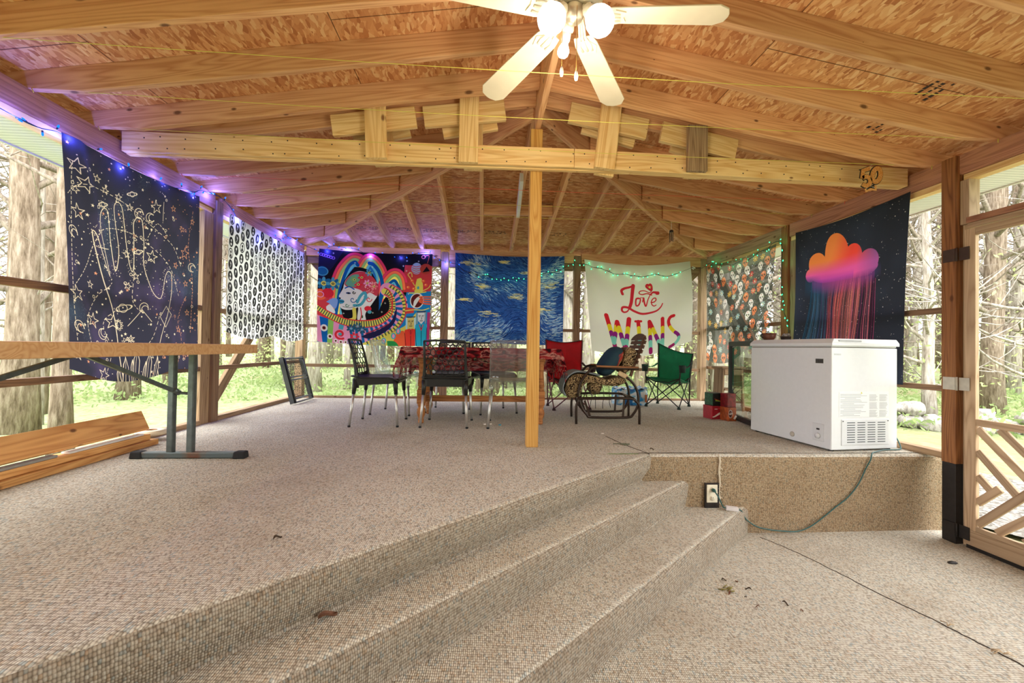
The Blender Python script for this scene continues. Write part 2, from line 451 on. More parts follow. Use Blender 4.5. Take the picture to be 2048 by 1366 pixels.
board('roof_beam', (.345, 4.62, 2.20), (.32, 3.9, 2.318), .035, .09, M_WHITEP, up=(0, .2, 1), kind=ST)   # white painted stub

# tie beam across the room with its nailed-on cleats
tie = thing('tie_beam', None, None, (XC, 3.0, 2.0)); tie['kind'] = ST
def tieboard(name, x0, z0, x1, z1, y, t, h, m=M_NEW, up=(0, 0, 1), bev=.004):
    return board(name, (x0 - XC, y - 3.0, z0 - 2.0), (x1 - XC, y - 3.0, z1 - 2.0), t, h, m, up=up, parent=tie, bevel=bev)
tieboard('plank', XL + .02, 2.068, .62, 2.092, 2.989, .038, .136); tieboard('plank', .622, 2.092, XR - .02, 2.062, 2.989, .038, .136)
tieboard('plank', XL + .02, 2.062, 1.05, 2.088, 3.029, .038, .134); tieboard('plank', 1.052, 2.088, XR - .02, 2.060, 3.029, .038, .134)
for x, zl, zh, w, t in [(-.775, 2.014, 2.40, .142, -.01), (-.135, 2.012, 2.497, .134, 0), (.857, 2.012, 2.485, .146, .025), (1.518, 2.022, 2.358, .146, 0)]:
    tieboard('cleat', x - t, zl, x + t, zh, 2.949, .038, w, M_NEW if x < 1.2 else M_GREY, up=(1, 0, 0))
    tieboard('cleat', x - t + .03, zl, x + t + .03, zh - .1, 3.069, .038, w, M_NEW, up=(1, 0, 0))
for x0, z0, x1, z1 in [(-1.085, 2.243, -.51, 2.336), (-.455, 2.336, .118, 2.418), (.585, 2.428, 1.16, 2.33), (1.265, 2.322, 1.835, 2.214)]:
    tieboard('cleat', x0, z0, x1, z1, 2.989, .036, .148, M_NEW)
    tieboard('cleat', x0 + .12, z0 - .03, x1 - .06, z1 - .03, 3.07, .036, .148, M_NEW)
nb = MB()
for x in np.linspace(XL + .15, XR - .2, 34):
    for dz in (-.04, .035):
        zc = 2.068 + .024 * (1 - abs(x - .5) / 3) + dz
        nb.lathe([(.0045, 0), (.0045, .002), (0, .0025)], (x - XC + rnd.uniform(-.05, .05), 2.970 - 3.0, zc - 2.0 + rnd.uniform(-.012, .012)), Matrix.Rotation(PI / 2, 3, 'X'), 6)
nb.build('nail_heads', M_BLACK, tie)

# wall framing -----------------------------------------------------
def B(name, p0, p1, w, h, m, up=(0, 0, 1)): return board(name, p0, p1, w, h, m, up=up, kind=ST)
def post(x0, x1, y0, y1, z0, z1, m, name='porch_column'):
    return B(name, ((x0 + x1) / 2, (y0 + y1) / 2, z0), ((x0 + x1) / 2, (y0 + y1) / 2, z1), y1 - y0, x1 - x0, m, up=(1, 0, 0))
# left wall
B('wall_beam_left', (XL - .045, YF, 2.012), (XL - .045, 4.0, 2.012), .09, .136, M_PLATE)
B('wall_beam_left', (XL - .045, 4.1, 2.012), (XL - .045, YB - .01, 2.012), .09, .136, M_PLATE)
B('trim_1', (XL - .055, YF, 1.921), (XL - .055, 3.99, 1.921), .07, .044, M_NEW)
B('trim_2', (XL - .055, 4.11, 1.921), (XL - .055, YB - .02, 1.921), .07, .044, M_NEW)
post(XL - .10, XL - .012, 3.875, 4.0, 0, 1.90, M_GREY); post(XL - .085, XL + .012, 4.003, 4.098, 0, 2.03, M_RAIL)
post(XL - .10, XL - .012, 1.62, 1.75, 0, 1.90, M_GREY); post(XL - .10, XL - .012, -.3, -.17, -.5, 1.90, M_GREY)
post(XL - .09, XL + .01, YB - .02, YB + .08, 0, 2.0, M_GREY)
for z, h in ((1.028, .045), (.492, .04)):
    B('trim_3', (XL - .03, -.2, z), (XL - .03, 3.87, z), .038, h, M_RAIL)
    B('trim_3', (XL - .03, 4.1, z), (XL - .03, YB - .02, z), .038, h, M_RAIL)
B('trim_4', (XL - .035, -.25, .02), (XL - .035, 3.87, .02), .075, .045, M_GREY); B('trim_4', (XL - .035, 4.1, .02), (XL - .035, YB, .02), .075, .045, M_GREY)
B('wall_brace', (XL - .065, 4.06, .10), (XL - .065, 5.82, 1.90), .038, .10, M_GREY)
# back wall
for x0, x1 in ((XL + .02, -.632), (-.51, 1.25), (1.362, XR - .01)):
    B('wall_beam_back', (x0, YB + .03, 2.012), (x1, YB + .03, 2.012), .06, .136, M_RAFT)
    B('trim_5', (x0, YB + .07, 1.892), (x1, YB + .07, 1.892), .06, .1, M_RAIL)
for x0, x1 in ((-.63, -.512), (1.252, 1.36)): post(x0 + .008, x1 - .008, YB, YB + .09, 0, 2.05, M_RAIL)
post(XR - .085, XR + .005, YB - .005, YB + .085, 0, 2.06, M_GREY)
for x0, x1 in ((XL + .01, -.62), (-.52, 1.26), (1.35, XR - .08)):
    for z in (.982, .442): B('trim_6', (x0, YB + .03, z), (x1, YB + .03, z), .038, .042, M_RAIL)
    B('trim_7', (x0, YB + .03, .01), (x1, YB + .03, .01), .06, .035, M_RAIL)
B('wall_brace', (XL + .05, YB + .1, 1.92), (-1.75, YB + .1, 1.2), .038, .1, M_RAIL); B('wall_brace', (XR - .05, YB + .1, 1.93), (2.3, YB + .1, 1.10), .038, .1, M_GREY)
B('wall_brace', (-.63, YB + .08, .08), (-.86, YB + .08, .36), .038, .09, M_RAIL)
# right wall
B('wall_beam_right', (XR + .045, YF, 2.012), (XR + .045, 4.24, 2.012), .09, .136, M_PLATE)
B('wall_beam_right', (XR + .045, 4.35, 2.012), (XR + .045, YB - .01, 2.012), .09, .136, M_GREY)
B('trim_8', (XR + .05, YF, 1.921), (XR + .05, 2.63, 1.921), .07, .044, M_NEW); B('trim_8', (XR + .05, 2.74, 1.921), (XR + .05, 4.24, 1.921), .07, .044, M_NEW)
B('trim_8', (XR + .05, 4.36, 1.921), (XR + .05, YB, 1.921), .07, .044, M_NEW)
post(XR - .012, XR + .08, 4.25, 4.35, 0, 2.075, M_BROWN); post(XR + .012, XR + .09, 4.105, 4.245, 0, 1.9, M_GREY)
for z, h in ((1.034, .042), (.485, .04)):
    B('trim_9', (XR + .03, 2.73, z), (XR + .03, 4.1, z), .04, h, M_RAIL); B('trim_9', (XR + .03, 4.35, z), (XR + .03, YB, z), .04, h, M_RAIL)
B('trim_10', (XR + .03, 2.73, .022), (XR + .03, 4.1, .022), .08, .045, M_GREY); B('trim_10', (XR + .03, 4.35, .022), (XR + .03, YB, .022), .08, .045, M_GREY)
B('wall_brace', (XR + .072, 4.36, .12), (XR + .072, 5.86, 1.95), .038, .12, M_BROWN)
post(XR - .03, XR + .06, 2.64, 2.73, -.012, 2.075, M_BROWN); post(XR - .028, XR + .058, 2.642, 2.728, -.545, -.012, M_BLACK)
# frame round the door and the small window over it
post(XR + .0, XR + .08, 2.585, 2.638, 1.60, 1.90, M_DOOR); post(XR + .02, XR + .08, 2.60, 2.638, -.545, 1.60, M_DOOR)
post(XR + .0, XR + .09, 1.64, 1.73, -.545, 1.95, M_GREY)
B('trim_11', (XR + .03, 1.73, 1.622), (XR + .03, 2.60, 1.622), .07, .04, M_PLATE); B('trim_12', (XR + .035, 1.73, 1.585), (XR + .035, 2.60, 1.585), .06, .034, M_DOOR)
B('trim_13', (XR + .04, 1.73, -.535), (XR + .04, 2.60, -.535), .09, .03, M_BLACK)
# screen door with diagonal slats in the lower half
door = thing('door_1', None, None, (XR + .005, 2.6, -.52)); door['kind'] = ST
def D(name, y0, z0, y1, z1, h, t=.028, m=M_DOOR, x=0.0):
    return board(name, (x, y0 - 2.6, z0 + .52), (x, y1 - 2.6, z1 + .52), t, h, m, up=(0, 0, 1) if abs(z1 - z0) < abs(y1 - y0) * 3 else (0, 1, 0), parent=door)
D('stile', 2.575, -.515, 2.575, 1.56, .065); D('stile', 1.785, -.515, 1.785, 1.56, .065)
D('rail', 2.5425, 1.535, 1.8175, 1.535, .05); D('rail', 2.54, .285, 1.82, .285, .045); D('rail', 2.54, -.405, 1.82, -.405, .03, x=-.004); D('rail', 2.612, -.47, 1.748, -.47, .1, t=.036)
def slat(y0, z0, y1, z1): D('slat', y0, z0, y1, z1, .045, .02)
slat(2.54, .245, 1.93, -.365); slat(2.42, .262, 1.83, -.305); slat(2.27, .262, 1.83, -.16); slat(2.12, .262, 1.83, -.02)
slat(2.54, .10, 2.335, -.12); slat(2.54, -.06, 2.47, -.13)
slat(2.54, -.235, 2.42, -.105); slat(2.54, -.375, 2.265, -.065); slat(2.435, -.385, 2.13, -.085)
slat(2.30, -.385, 2.06, -.17); slat(2.14, -.385, 1.99, -.25)
def hinge(z, m, nm='hinge'):
    b = MB(); b.box((-.036, .085 - .005, z + .52), (.004, .075, .085)); b.box((-.022, .0, z + .52), (.004, .06, .085))
    b.tube([(-.034, .035, z + .475), (-.034, .035, z + .565)], .006, 8)
    b.build(nm, m, door)
hinge(.528, plain('old_white_paint_metal', S(196, 190, 176), .5)); hinge(1.40, plain('rusted_metal', S(70, 50, 40), .7)); hinge(-.45, M_BLACK)

# eaves seen from inside: white ribbed soffit boards
def soffit_mat():
    k = NT('soffit_ribs'); tc = k.n('ShaderNodeTexCoord').outputs['Object']
    w = k.n('ShaderNodeTexWave', {'Vector': tc, 'Scale': 9.0}, wave_type='BANDS', bands_direction='Y').outputs['Fac']
    c = k.ramp(w, [(0, S(196, 198, 198)), (.2, S(228, 228, 226)), (1, S(236, 236, 234))])
    return k.surf(k.bsdf(c, .5, normal=k.bump(w, .4, .004)))
M_SOF = soffit_mat()
for nm, (x0, x1) in (('ceiling_eave_left', (XL - .46, XL - .09)), ('ceiling_eave_right', (XR + .09, XR + .46))):
    b = MB(); b.box(((x0 + x1) / 2, 2.45, 1.93), (x1 - x0, 7.7, .012)); tag(b.build(nm, M_SOF), kind=ST)
    xo = x0 if x0 < 0 else x1
    b = MB(); b.box((xo, 2.45, 1.985), (.02, 7.7, .14)); tag(b.build('trim_14', M_WHITEP), kind=ST)
b = MB(); b.box((XC, YB + .27, 1.93), (5.9, .36, .012)); tag(b.build('ceiling_eave_back', M_SOF), kind=ST)

# unseen house wall behind the camera, added to block light on the stair risers
def siding():
    k = NT('beige_siding'); tc = k.n('ShaderNodeTexCoord').outputs['Object']
    w = k.n('ShaderNodeTexWave', {'Vector': tc, 'Scale': 1.3}, wave_type='BANDS', bands_direction='Z', wave_profile='SAW').outputs['Fac']
    return k.surf(k.bsdf(k.ramp(w, [(0, S(120, 108, 92)), (.1, S(168, 154, 134)), (1, S(176, 162, 142))]), .7, normal=k.bump(w, .5, .02)))
b = MB(); b.box((XC, -1.5, .95), (XR - XL + .3, .12, 3.1)); tag(b.build('wall_added_blocker', siding()), kind=ST)

# the yellow post under the tie beam
o = board('support_post', (.358, 3.10, 0), (.358, 3.10, 2.335), .088, .088, M_POST, up=(1, 0, 0), bevel=.005)
tag(o, 'golden yellow square wooden post standing alone on the carpet under the tie beam', 'post')
# ------------------------------------------------------------------ furniture on the deck
M_CLEAR = None
def clear_mat(name, tint, f=.10, rough=.03, milky=0.0):
    k = NT(name); lw = k.n('ShaderNodeLayerWeight', {'Blend': .35}).outputs['Facing']
    fac = k.math('ADD', k.math('MULTIPLY', lw, .45), f, True)
    g = k.n('ShaderNodeBsdfGlossy', {'Color': (1, 1, 1, 1), 'Roughness': rough}).outputs[0]
    t = k.n('ShaderNodeBsdfTransparent', {'Color': tint}).outputs[0]
    if milky: t = k.n('ShaderNodeMixShader', {0: milky, 1: t, 2: k.n('ShaderNodeBsdfTranslucent', {'Color': (.9, .92, .9, 1)}).outputs[0]}).outputs[0]
    return k.surf(k.n('ShaderNodeMixShader', {0: fac, 1: t, 2: g}).outputs[0])
M_CLEAR = clear_mat('clear_acrylic', (.86, .88, .85, 1), .06, .06, .12)
M_GLASS = clear_mat('pane_glass', (.86, .90, .86, 1), .07, .01)
M_CHAIR = plain('charcoal_plastic', S(28, 28, 27), .38, var=.05)
M_RUBBER = plain('black_rubber', S(24, 24, 24), .8)

def rounded(hw, hd, r, n=4):
    out = []
    for cx, cy, a0 in ((hw - r, hd - r, 0), (-hw + r, hd - r, PI / 2), (-hw + r, -hd + r, PI), (hw - r, -hd + r, 1.5 * PI)):
        for i in range(n + 1):
            a = a0 + PI / 2 * i / n; out.append((cx + r * math.cos(a), cy + r * math.sin(a)))
    return out

def chair_proto(kind, label, feet=None):
    """faces +y; seat .43 high; back panel rises behind at y = -.2"""
    t = thing('dining_chair', label, 'chair')
    black = kind == 'lattice'; m = M_CHAIR if black else M_CLEAR
    # seat: dished slab with a skirt
    b = MB(); b.smooth = True
    def seat(u, v):
        x = (u - .5) * .42; y = (v - .5) * .42
        w = 1 - .10 * max(0, .35 - v)
        z = .437 - .018 * (1 - (2 * u - 1) ** 2) * (1 - (2 * v - 1) ** 2) - .03 * max(0, v - .82) / .18 * (1 if v > .82 else 0) + .012 * max(0, .2 - v) / .2
        return (x * w, y, z)
    b.grid(seat, 14, 14); b.smooth = False
    seat_o = b.build('seat', m, t, solid=.012)
    b = MB()
    sk = rounded(.205, .2, .05)
    n = len(sk)
    for i in range(n):
        j = (i + 1) % n
        (x0, y0), (x1, y1) = sk[i], sk[j]
        d = lambda y: .045 + (.02 if y < -.1 else 0)
        b.poly([(x0, y0, .43), (x0 * .98, y0 * .98, .43 - d(y0)), (x1 * .98, y1 * .98, .43 - d(y1)), (x1, y1, .43)])
    b.build('seat_apron', m, t, solid=.008)
    # back
    def bp(x, h, off=0.0):          # h: 0 at the seat, 1 at the top
        y = -.195 - .035 * h - .045 * h * h + .035 * (x / .2) ** 2 - off
        return V((x * (1 - .03 * h), y, .43 + .345 * h))
    if black:
        b = MB()
        hw = .186
        for sx in (-1, 1):
            b.tube([bp(sx * (hw + .005), -.25), bp(sx * (hw + .005), 0), bp(sx * hw, .3), bp(sx * hw, .65), bp(sx * hw, .985)], [.019, .017, .013, .011, .010], 8)
        b.tube([bp(-hw, .985), bp(-hw * .5, 1.0), bp(0, 1.005), bp(hw * .5, 1.0), bp(hw, .985)], .010, 8)
        b.grid(lambda u, v: bp((u - .5) * 2 * hw, -.02 + .17 * v * (1 - .35 * math.sin(PI * u))), 12, 2)
        b.build('back_frame', m, t, solid=0)
        b = MB(); R = random.Random(5); a = .030
        pts = {}
        def P2(i, j):
            if (i, j) not in pts:
                k = j // 2
                x = (i + (.5 if (j // 2 + (j % 2)) % 2 else 0)) * a * 1.732
                z = (j // 2) * a * 1.5 + (j % 2) * a * .5
                pts[(i, j)] = (x + R.uniform(-.008, .008), z + R.uniform(-.007, .007))
            return pts[(i, j)]
        seg = []
        NI, NJ = 5, 14
        for j in range(0, NJ):
            for i in range(-NI, NI + 1):
                if j % 2 == 0:
                    sh = (j // 2) % 2
                    seg.append(((i, j), (i, j + 1))); seg.append(((i, j), (i - 1 if sh == 0 else i + 1, j + 1)))
                else: seg.append(((i, j), (i, j + 1)))
        H = .345
        for q0, q1 in seg:
            (x0, z0), (x1, z1) = P2(*q0), P2(*q1)
            if max(abs(x0), abs(x1)) > hw + .03 or abs((x0 + x1) / 2) > hw: continue
            z0 += .03; z1 += .03
            if z0 > H + .01 or z1 > H + .03 or (z0 + z1) / 2 > H: continue
            x0 = max(-hw, min(hw, x0)); x1 = max(-hw, min(hw, x1)); z0 = min(z0, H); z1 = min(z1, H)
            b.tube([bp(x0, z0 / H), bp((x0 + x1) / 2, (z0 + z1) / 2 / H), bp(x1, z1 / H)], .0047, 5)
        b.build('back_lattice', m, t)
    else:
        b = MB()
        b.grid(lambda u, v: bp((u - .5) * .40, -.05 + 1.07 * v) , 14, 10); b.build('backrest', m, t, solid=.009)
        b = MB()
        for sx in (-1, 1): b.tube([bp(sx * .2, -.2), bp(sx * .2, .2), bp(sx * .2, .6), bp(sx * .2, 1.02)], .006, 6)
        b.tube([bp(-.2, 1.02), bp(0, 1.03), bp(.2, 1.02)], .005, 6)
        b.build('back_frame', M_CLEAR, t)
    # legs: sockets stay with the leg
    for sx in (-1, 1):
        for sy in (-1, 1):
            b = MB(); top = V((sx * .185, sy * .175, .40)); ft = V((sx * .208, sy * .205 - (.01 if sy < 0 else 0), .004))
            mid = top.lerp(ft, .28)
            b.mi = 1; b.tube([top + V((0, 0, .02)), mid], [.024, .016], 10)
            b.mi = 0; b.tube([mid - (ft - top) * .05, ft], .0115, 12)
            b.mi = 2; b.tube([ft + V((0, 0, .012)), ft - V((0, 0, .004))], .0125, 12)
            b.build('leg', [M_ALU, m, M_RUBBER], t)
    return t
def place(o, x, y, rz, label=None):
    o.location = (x, y, 0); o.rotation_euler = (0, 0, rz)
    if label: o['label'] = label
    return o
G = 'dining chairs around the cloth-covered table'
lat = chair_proto('lattice', 'black lattice-back chair seen from behind, pushed up to the long side of the table'); lat['group'] = G
clr = chair_proto('clear', 'clear plastic chair beside the yellow post, its back to the camera'); clr['group'] = G
place(lat, -.335, 3.99, math.radians(-4)); place(clr, .262, 3.955, math.radians(-3))
place(copy_tree(lat), -.965, 4.02, math.radians(-90), 'black lattice-back chair at the table end, seen sideways on')
place(copy_tree(lat), .105, 4.765, math.radians(198), 'black lattice-back chair on the far side of the table, seen through the clear chair')
place(copy_tree(lat), -.39, 4.82, math.radians(172), 'black lattice-back chair on the far side, straight behind another lattice chair')
place(copy_tree(clr), -.935, 4.66, math.radians(-99), 'clear plastic chair at the table end, behind the sideways black chair')

# dining table ----------------------------------------------------
tb = thing('dining_table', 'long wooden dining table on turned legs under a red patterned cloth', 'table', (0, 4.3, 0))
b = MB(); b.box((-.02, 0, .70), (1.46, .74, .03)); b.build('tabletop', M_OAK, tb, bevel=.004)
b = MB()
for y in (-.29, .29): b.box((-.02, y, .665), (1.16, .025, .045))
for x in (-.6, .56): b.box((x, 0, .665), (.025, .56, .045))
b.build('apron', M_OAK, tb)
lp = [(.020, 0), (.026, .004), (.027, .03), (.022, .045), (.036, .075), (.041, .10), (.036, .135), (.026, .15), (.034, .165), (.036, .18), (.036, .19)]
lp2 = [(.026, .305), (.035, .315), (.036, .33), (.028, .342), (.036, .355), (.034, .38), (.030, .44), (.027, .50), (.030, .565), (.036, .58), (.033, .595)]
for x, y in ((-.585, -.27), (.54, -.31), (-.585, .29), (.56, .25)):
    b = MB(); b.lathe(lp, (x, y, 0), n=18); b.box((x, y, .25), (.075, .075, .13)); b.lathe([(.036, .18)] + [(.036, .186)], (x, y, 0)); b.lathe([(.03, .30)] + lp2, (x, y, 0), n=18); b.box((x, y, .64), (.075, .075, .1))
    b.build('leg', M_OAK, tb, bevel=.003)
for x in (-.585, .55): board('stretcher', (x, -.28, .21), (x, .26, .21), .03, .055, M_OAK, parent=tb)
board('stretcher', (-.58, -.03, .205), (.55, -.03, .205), .03, .06, M_OAK, parent=tb)

def printed_cloth():
    k = NT('red_print_cloth'); tc = k.n('ShaderNodeTexCoord').outputs['Object']
    mp = k.n('ShaderNodeMapping', {'Vector': tc, 'Scale': (1, 1, 2.6)}).outputs[0]
    n1 = k.n('ShaderNodeTexNoise', {'Vector': mp, 'Scale': 9.0, 'Detail': 4.0, 'Distortion': .6}).outputs['Fac']
    c = k.ramp(n1, [(.30, S(28, 12, 16)), (.40, S(70, 16, 26)), (.47, S(150, 24, 38)), (.53, S(178, 60, 60)), (.58, S(206, 150, 136)), (.63, S(120, 26, 40)), (.7, S(40, 16, 22))])
    d = k.bsdf(c, .8, spec=.15); tr = k.n('ShaderNodeBsdfTranslucent', {'Color': c}).outputs[0]
    s = k.n('ShaderNodeMixShader', {0: .35, 1: d, 2: tr}).outputs[0]
    s = k.n('ShaderNodeMixShader', {0: .06, 1: s, 2: k.n('ShaderNodeBsdfTransparent').outputs[0]}).outputs[0]
    return k.surf(s)
M_PRINT = printed_cloth()
tx0, tx1, ty0, ty1 = -.75, .71, 3.93, 4.67
def cl(x, y):
    cx = min(max(x, tx0), tx1); cy = min(max(y, ty0), ty1); dx, dy = x - cx, y - cy; d = math.hypot(dx, dy)
    if d < 1e-6: return V((x, y, .7185))
    ex, ey = dx / d, dy / d; fl = min(d, .014) + .10 * max(0, d - .014) * (.5 + .5 * math.sin(26 * (x + y)))
    if cx in (tx0, tx1) and abs(dx) > 0: fl += .22 * d * (1 if abs(dy) > 0 else .35)
    return V((cx + ex * fl, cy + ey * fl, .7185 - max(0, d - .012)))
b = MB(); X0, X1, Y0, Y1 = tx0 - .20, tx1 + .18, ty0 - .11, ty1 + .27
b.grid(lambda u, v: cl(X0 + (X1 - X0) * u, Y0 + (Y1 - Y0) * v), 110, 70)
co = b.build('tablecloth', M_PRINT); tag(co, 'thin red and black patterned cloth with fringed ends draped over the dining table', 'tablecloth')
b = MB(); R = random.Random(3)
for X in (X0, X1):
    for i in range(46):
        y = Y0 + (Y1 - Y0) * i / 45; p = cl(X, y); L = R.uniform(.07, .12)
        if y > ty1 + .1: L *= .5
        b.tube([p, p + V((R.uniform(-.01, .01), R.uniform(-.01, .01), -L * .5)), p + V((R.uniform(-.015, .015), R.uniform(-.015, .015), -L))], .0022, 4)
f = b.build('fringe', M_PRINT, co); f['kind'] = 'stuff'

# folding table by the screen, with the end of a plank-thick top ---
ft = thing('folding_table', 'folding table with a pale wooden top and grey steel legs beside the hand tapestry', 'table', (-2.0, 2.3, 0))
b = MB(); b.box((.005, -.25, .684), (.73, 2.2, .062)); b.build('tabletop', wood('pale_table_top', (222, 178, 128), (196, 144, 94), grey=(212, 164, 114), knots=False), ft, bevel=.004)
M_STEEL = plain('worn_grey_steel', S(96, 104, 102), .42, .55, var=.12)
def rust_steel():
    k = NT('rusty_grey_steel'); tc = k.n('ShaderNodeTexCoord').outputs['Object']
    n = k.n('ShaderNodeTexNoise', {'Vector': tc, 'Scale': 7.0, 'Detail': 5.0}).outputs['Fac']
    c = k.ramp(n, [(.5, S(92, 102, 102)), (.6, S(104, 92, 80)), (.7, S(110, 66, 44))])
    return k.surf(k.bsdf(c, .45, .5))
M_RUST = rust_steel()
def leg_set(y, yb, s=1):
    g = MB(); g.box((.176, y, .022), (.60, .045, .036)); g.build('foot_bar', M_RUST, ft, bevel=.005)
    for sx, nm in ((-.13, 0), (.48, 1)):
        g = MB(); g.box((sx, y, .022), (.065, .055, .044), taper=1.15); g.build('foot_cap', M_RUBBER, ft, bevel=.008)
    for x in (.06, .178):
        g = MB(); g.bar((x, y, .035), (x, y, .655), .036, .036); g.build('leg', M_STEEL, ft, bevel=.005)
    g = MB(); g.tube([(.06, y, .41), (.178, y, .40)], .009, 10); g.build('crossbar', M_STEEL, ft)
    g = MB(); g.bar((.09, y, .41), (-.03 if s > 0 else -.06, yb, .652), .022, .016, up=(1, 0, 0)); g.tube([(.09, y - .035 * s, .43), (.092, y + .01, .405)], .017, 10); g.build('brace', M_STEEL, ft)
leg_set(.47, -.02); leg_set(-1.05, -.03, -1)

# stack of boards along the screen wall ---------------------------
def plank(p0, p1, w, h, label, m=M_PLANK, up=(0, 0, 1), g='boards stacked along the screen wall'):
    return tag(board('wooden_board', p0, p1, w, h, m, up=up, bevel=.002), label, 'board', g)
plank((-2.345, 1.2, .021), (-2.335, 3.15, .021), .09, .038, 'bottom orange pine board of the stack lying on the carpet by the screen')
plank((-2.372, 1.2, .061), (-2.36, 3.11, .061), .09, .038, 'second pine board of the stack, just above the bottom one')
plank((-2.395, 1.15, .165), (-2.385, 3.135, .168), .032, .138, 'wide pine plank leaning on edge on top of the board stack', up=(-.42, 0, .9))
tag(board('wooden_strip', (-2.352, 2.55, .086), (-2.345, 3.06, .086), .05, .012, M_WHITEP), 'short white painted strip lying on top of the board stack', 'board', 'strips on the board stack')
tag(board('wooden_strip', (-2.355, 1.5, .087), (-2.35, 2.48, .087), .05, .014, plain('grey_strip', S(150, 146, 138), .7)), 'grey strip lying end to end behind the white strip on the stack', 'board', 'strips on the board stack')
tr = thing('tape_roll', 'round pale tape roll lying on the sill behind the end of the leaning plank', 'tape roll', (-2.43, 3.27, .047))
b = MB(); b.lathe([(.035, 0), (.095, 0), (.095, .03), (.035, .03), (.035, 0)], n=28); b.build('roll', plain('pale_tape', S(206, 190, 160), .6), tr)
b = MB(); b.lathe([(.026, .0), (.034, .0), (.034, .032), (.026, .032), (.026, 0)], n=24); b.build('core', plain('cardboard_core', S(150, 110, 70), .8), tr)

# folded mesh chair leaning in the far corner -----------------------
fc = thing('folded_chair', 'folded dark chair frame with mesh panels leaning in the far corner', 'folding chair', (-2.25, 5.47, 0))
def fp(y, h, off=0): return V((-.02 - .15 * h - off, y, .012 + .552 * h))
for y in (-.27, .27):
    b = MB(); b.bar(fp(y, 0), fp(y, 1), .032, .05, up=(1, 0, .2)); b.build('side_rail', M_BLACKP, fc)
    b = MB(); b.tube([fp(y * .94, .02, -.03), fp(y * .94, .5, -.032), fp(y * .94, .98, -.03)], .011, 8); b.build('front_tube', M_DARKM, fc)
for h in (.02, .10, .50, .56, .97):
    b = MB(); b.tube([fp(-.255, h, -.02), fp(.255, h, -.02)], .011, 8); b.build('crossbar', plain('grey_tube', S(120, 124, 126), .4, .5), fc)
def mesh_mat():
    k = NT('open_mesh'); tc = k.n('ShaderNodeTexCoord').outputs['Object']
    v = k.n('ShaderNodeTexVoronoi', {'Vector': tc, 'Scale': 60.0}, feature='DISTANCE_TO_EDGE').outputs['Distance']
    f = k.math('LESS_THAN', v, .10)
    return k.surf(k.n('ShaderNodeMixShader', {0: f, 1: k.n('ShaderNodeBsdfTransparent').outputs[0], 2: k.bsdf(S(36, 34, 32), .6)}).outputs[0])
M_MESH = mesh_mat()
for h0, h1 in ((.10, .50), (.56, .95)):
    b = MB(); b.grid(lambda u, v: fp(-.25 + .5 * u, h0 + (h1 - h0) * v, .0), 6, 6); b.build('mesh_panel', M_MESH, fc)

def camp_fabric(nm, c):
    k = NT('camp_fabric_' + nm); tc = k.n('ShaderNodeTexCoord').outputs['Object']
    nz = k.n('ShaderNodeTexNoise', {'Vector': tc, 'Scale': 7.0, 'Detail': 3.0, 'Distortion': .6}).outputs['Fac']
    col = k.ramp(nz, [(.3, tuple(x * .7 for x in S(*c)[:3]) + (1,)), (.7, S(*c))]); bp = k.bump(nz, .5, .04)
    return k.surf(k.n('ShaderNodeMixShader', {0: .45, 1: k.bsdf(col, .6, normal=bp), 2: k.n('ShaderNodeBsdfTranslucent', {'Color': col}).outputs[0]}).outputs[0])
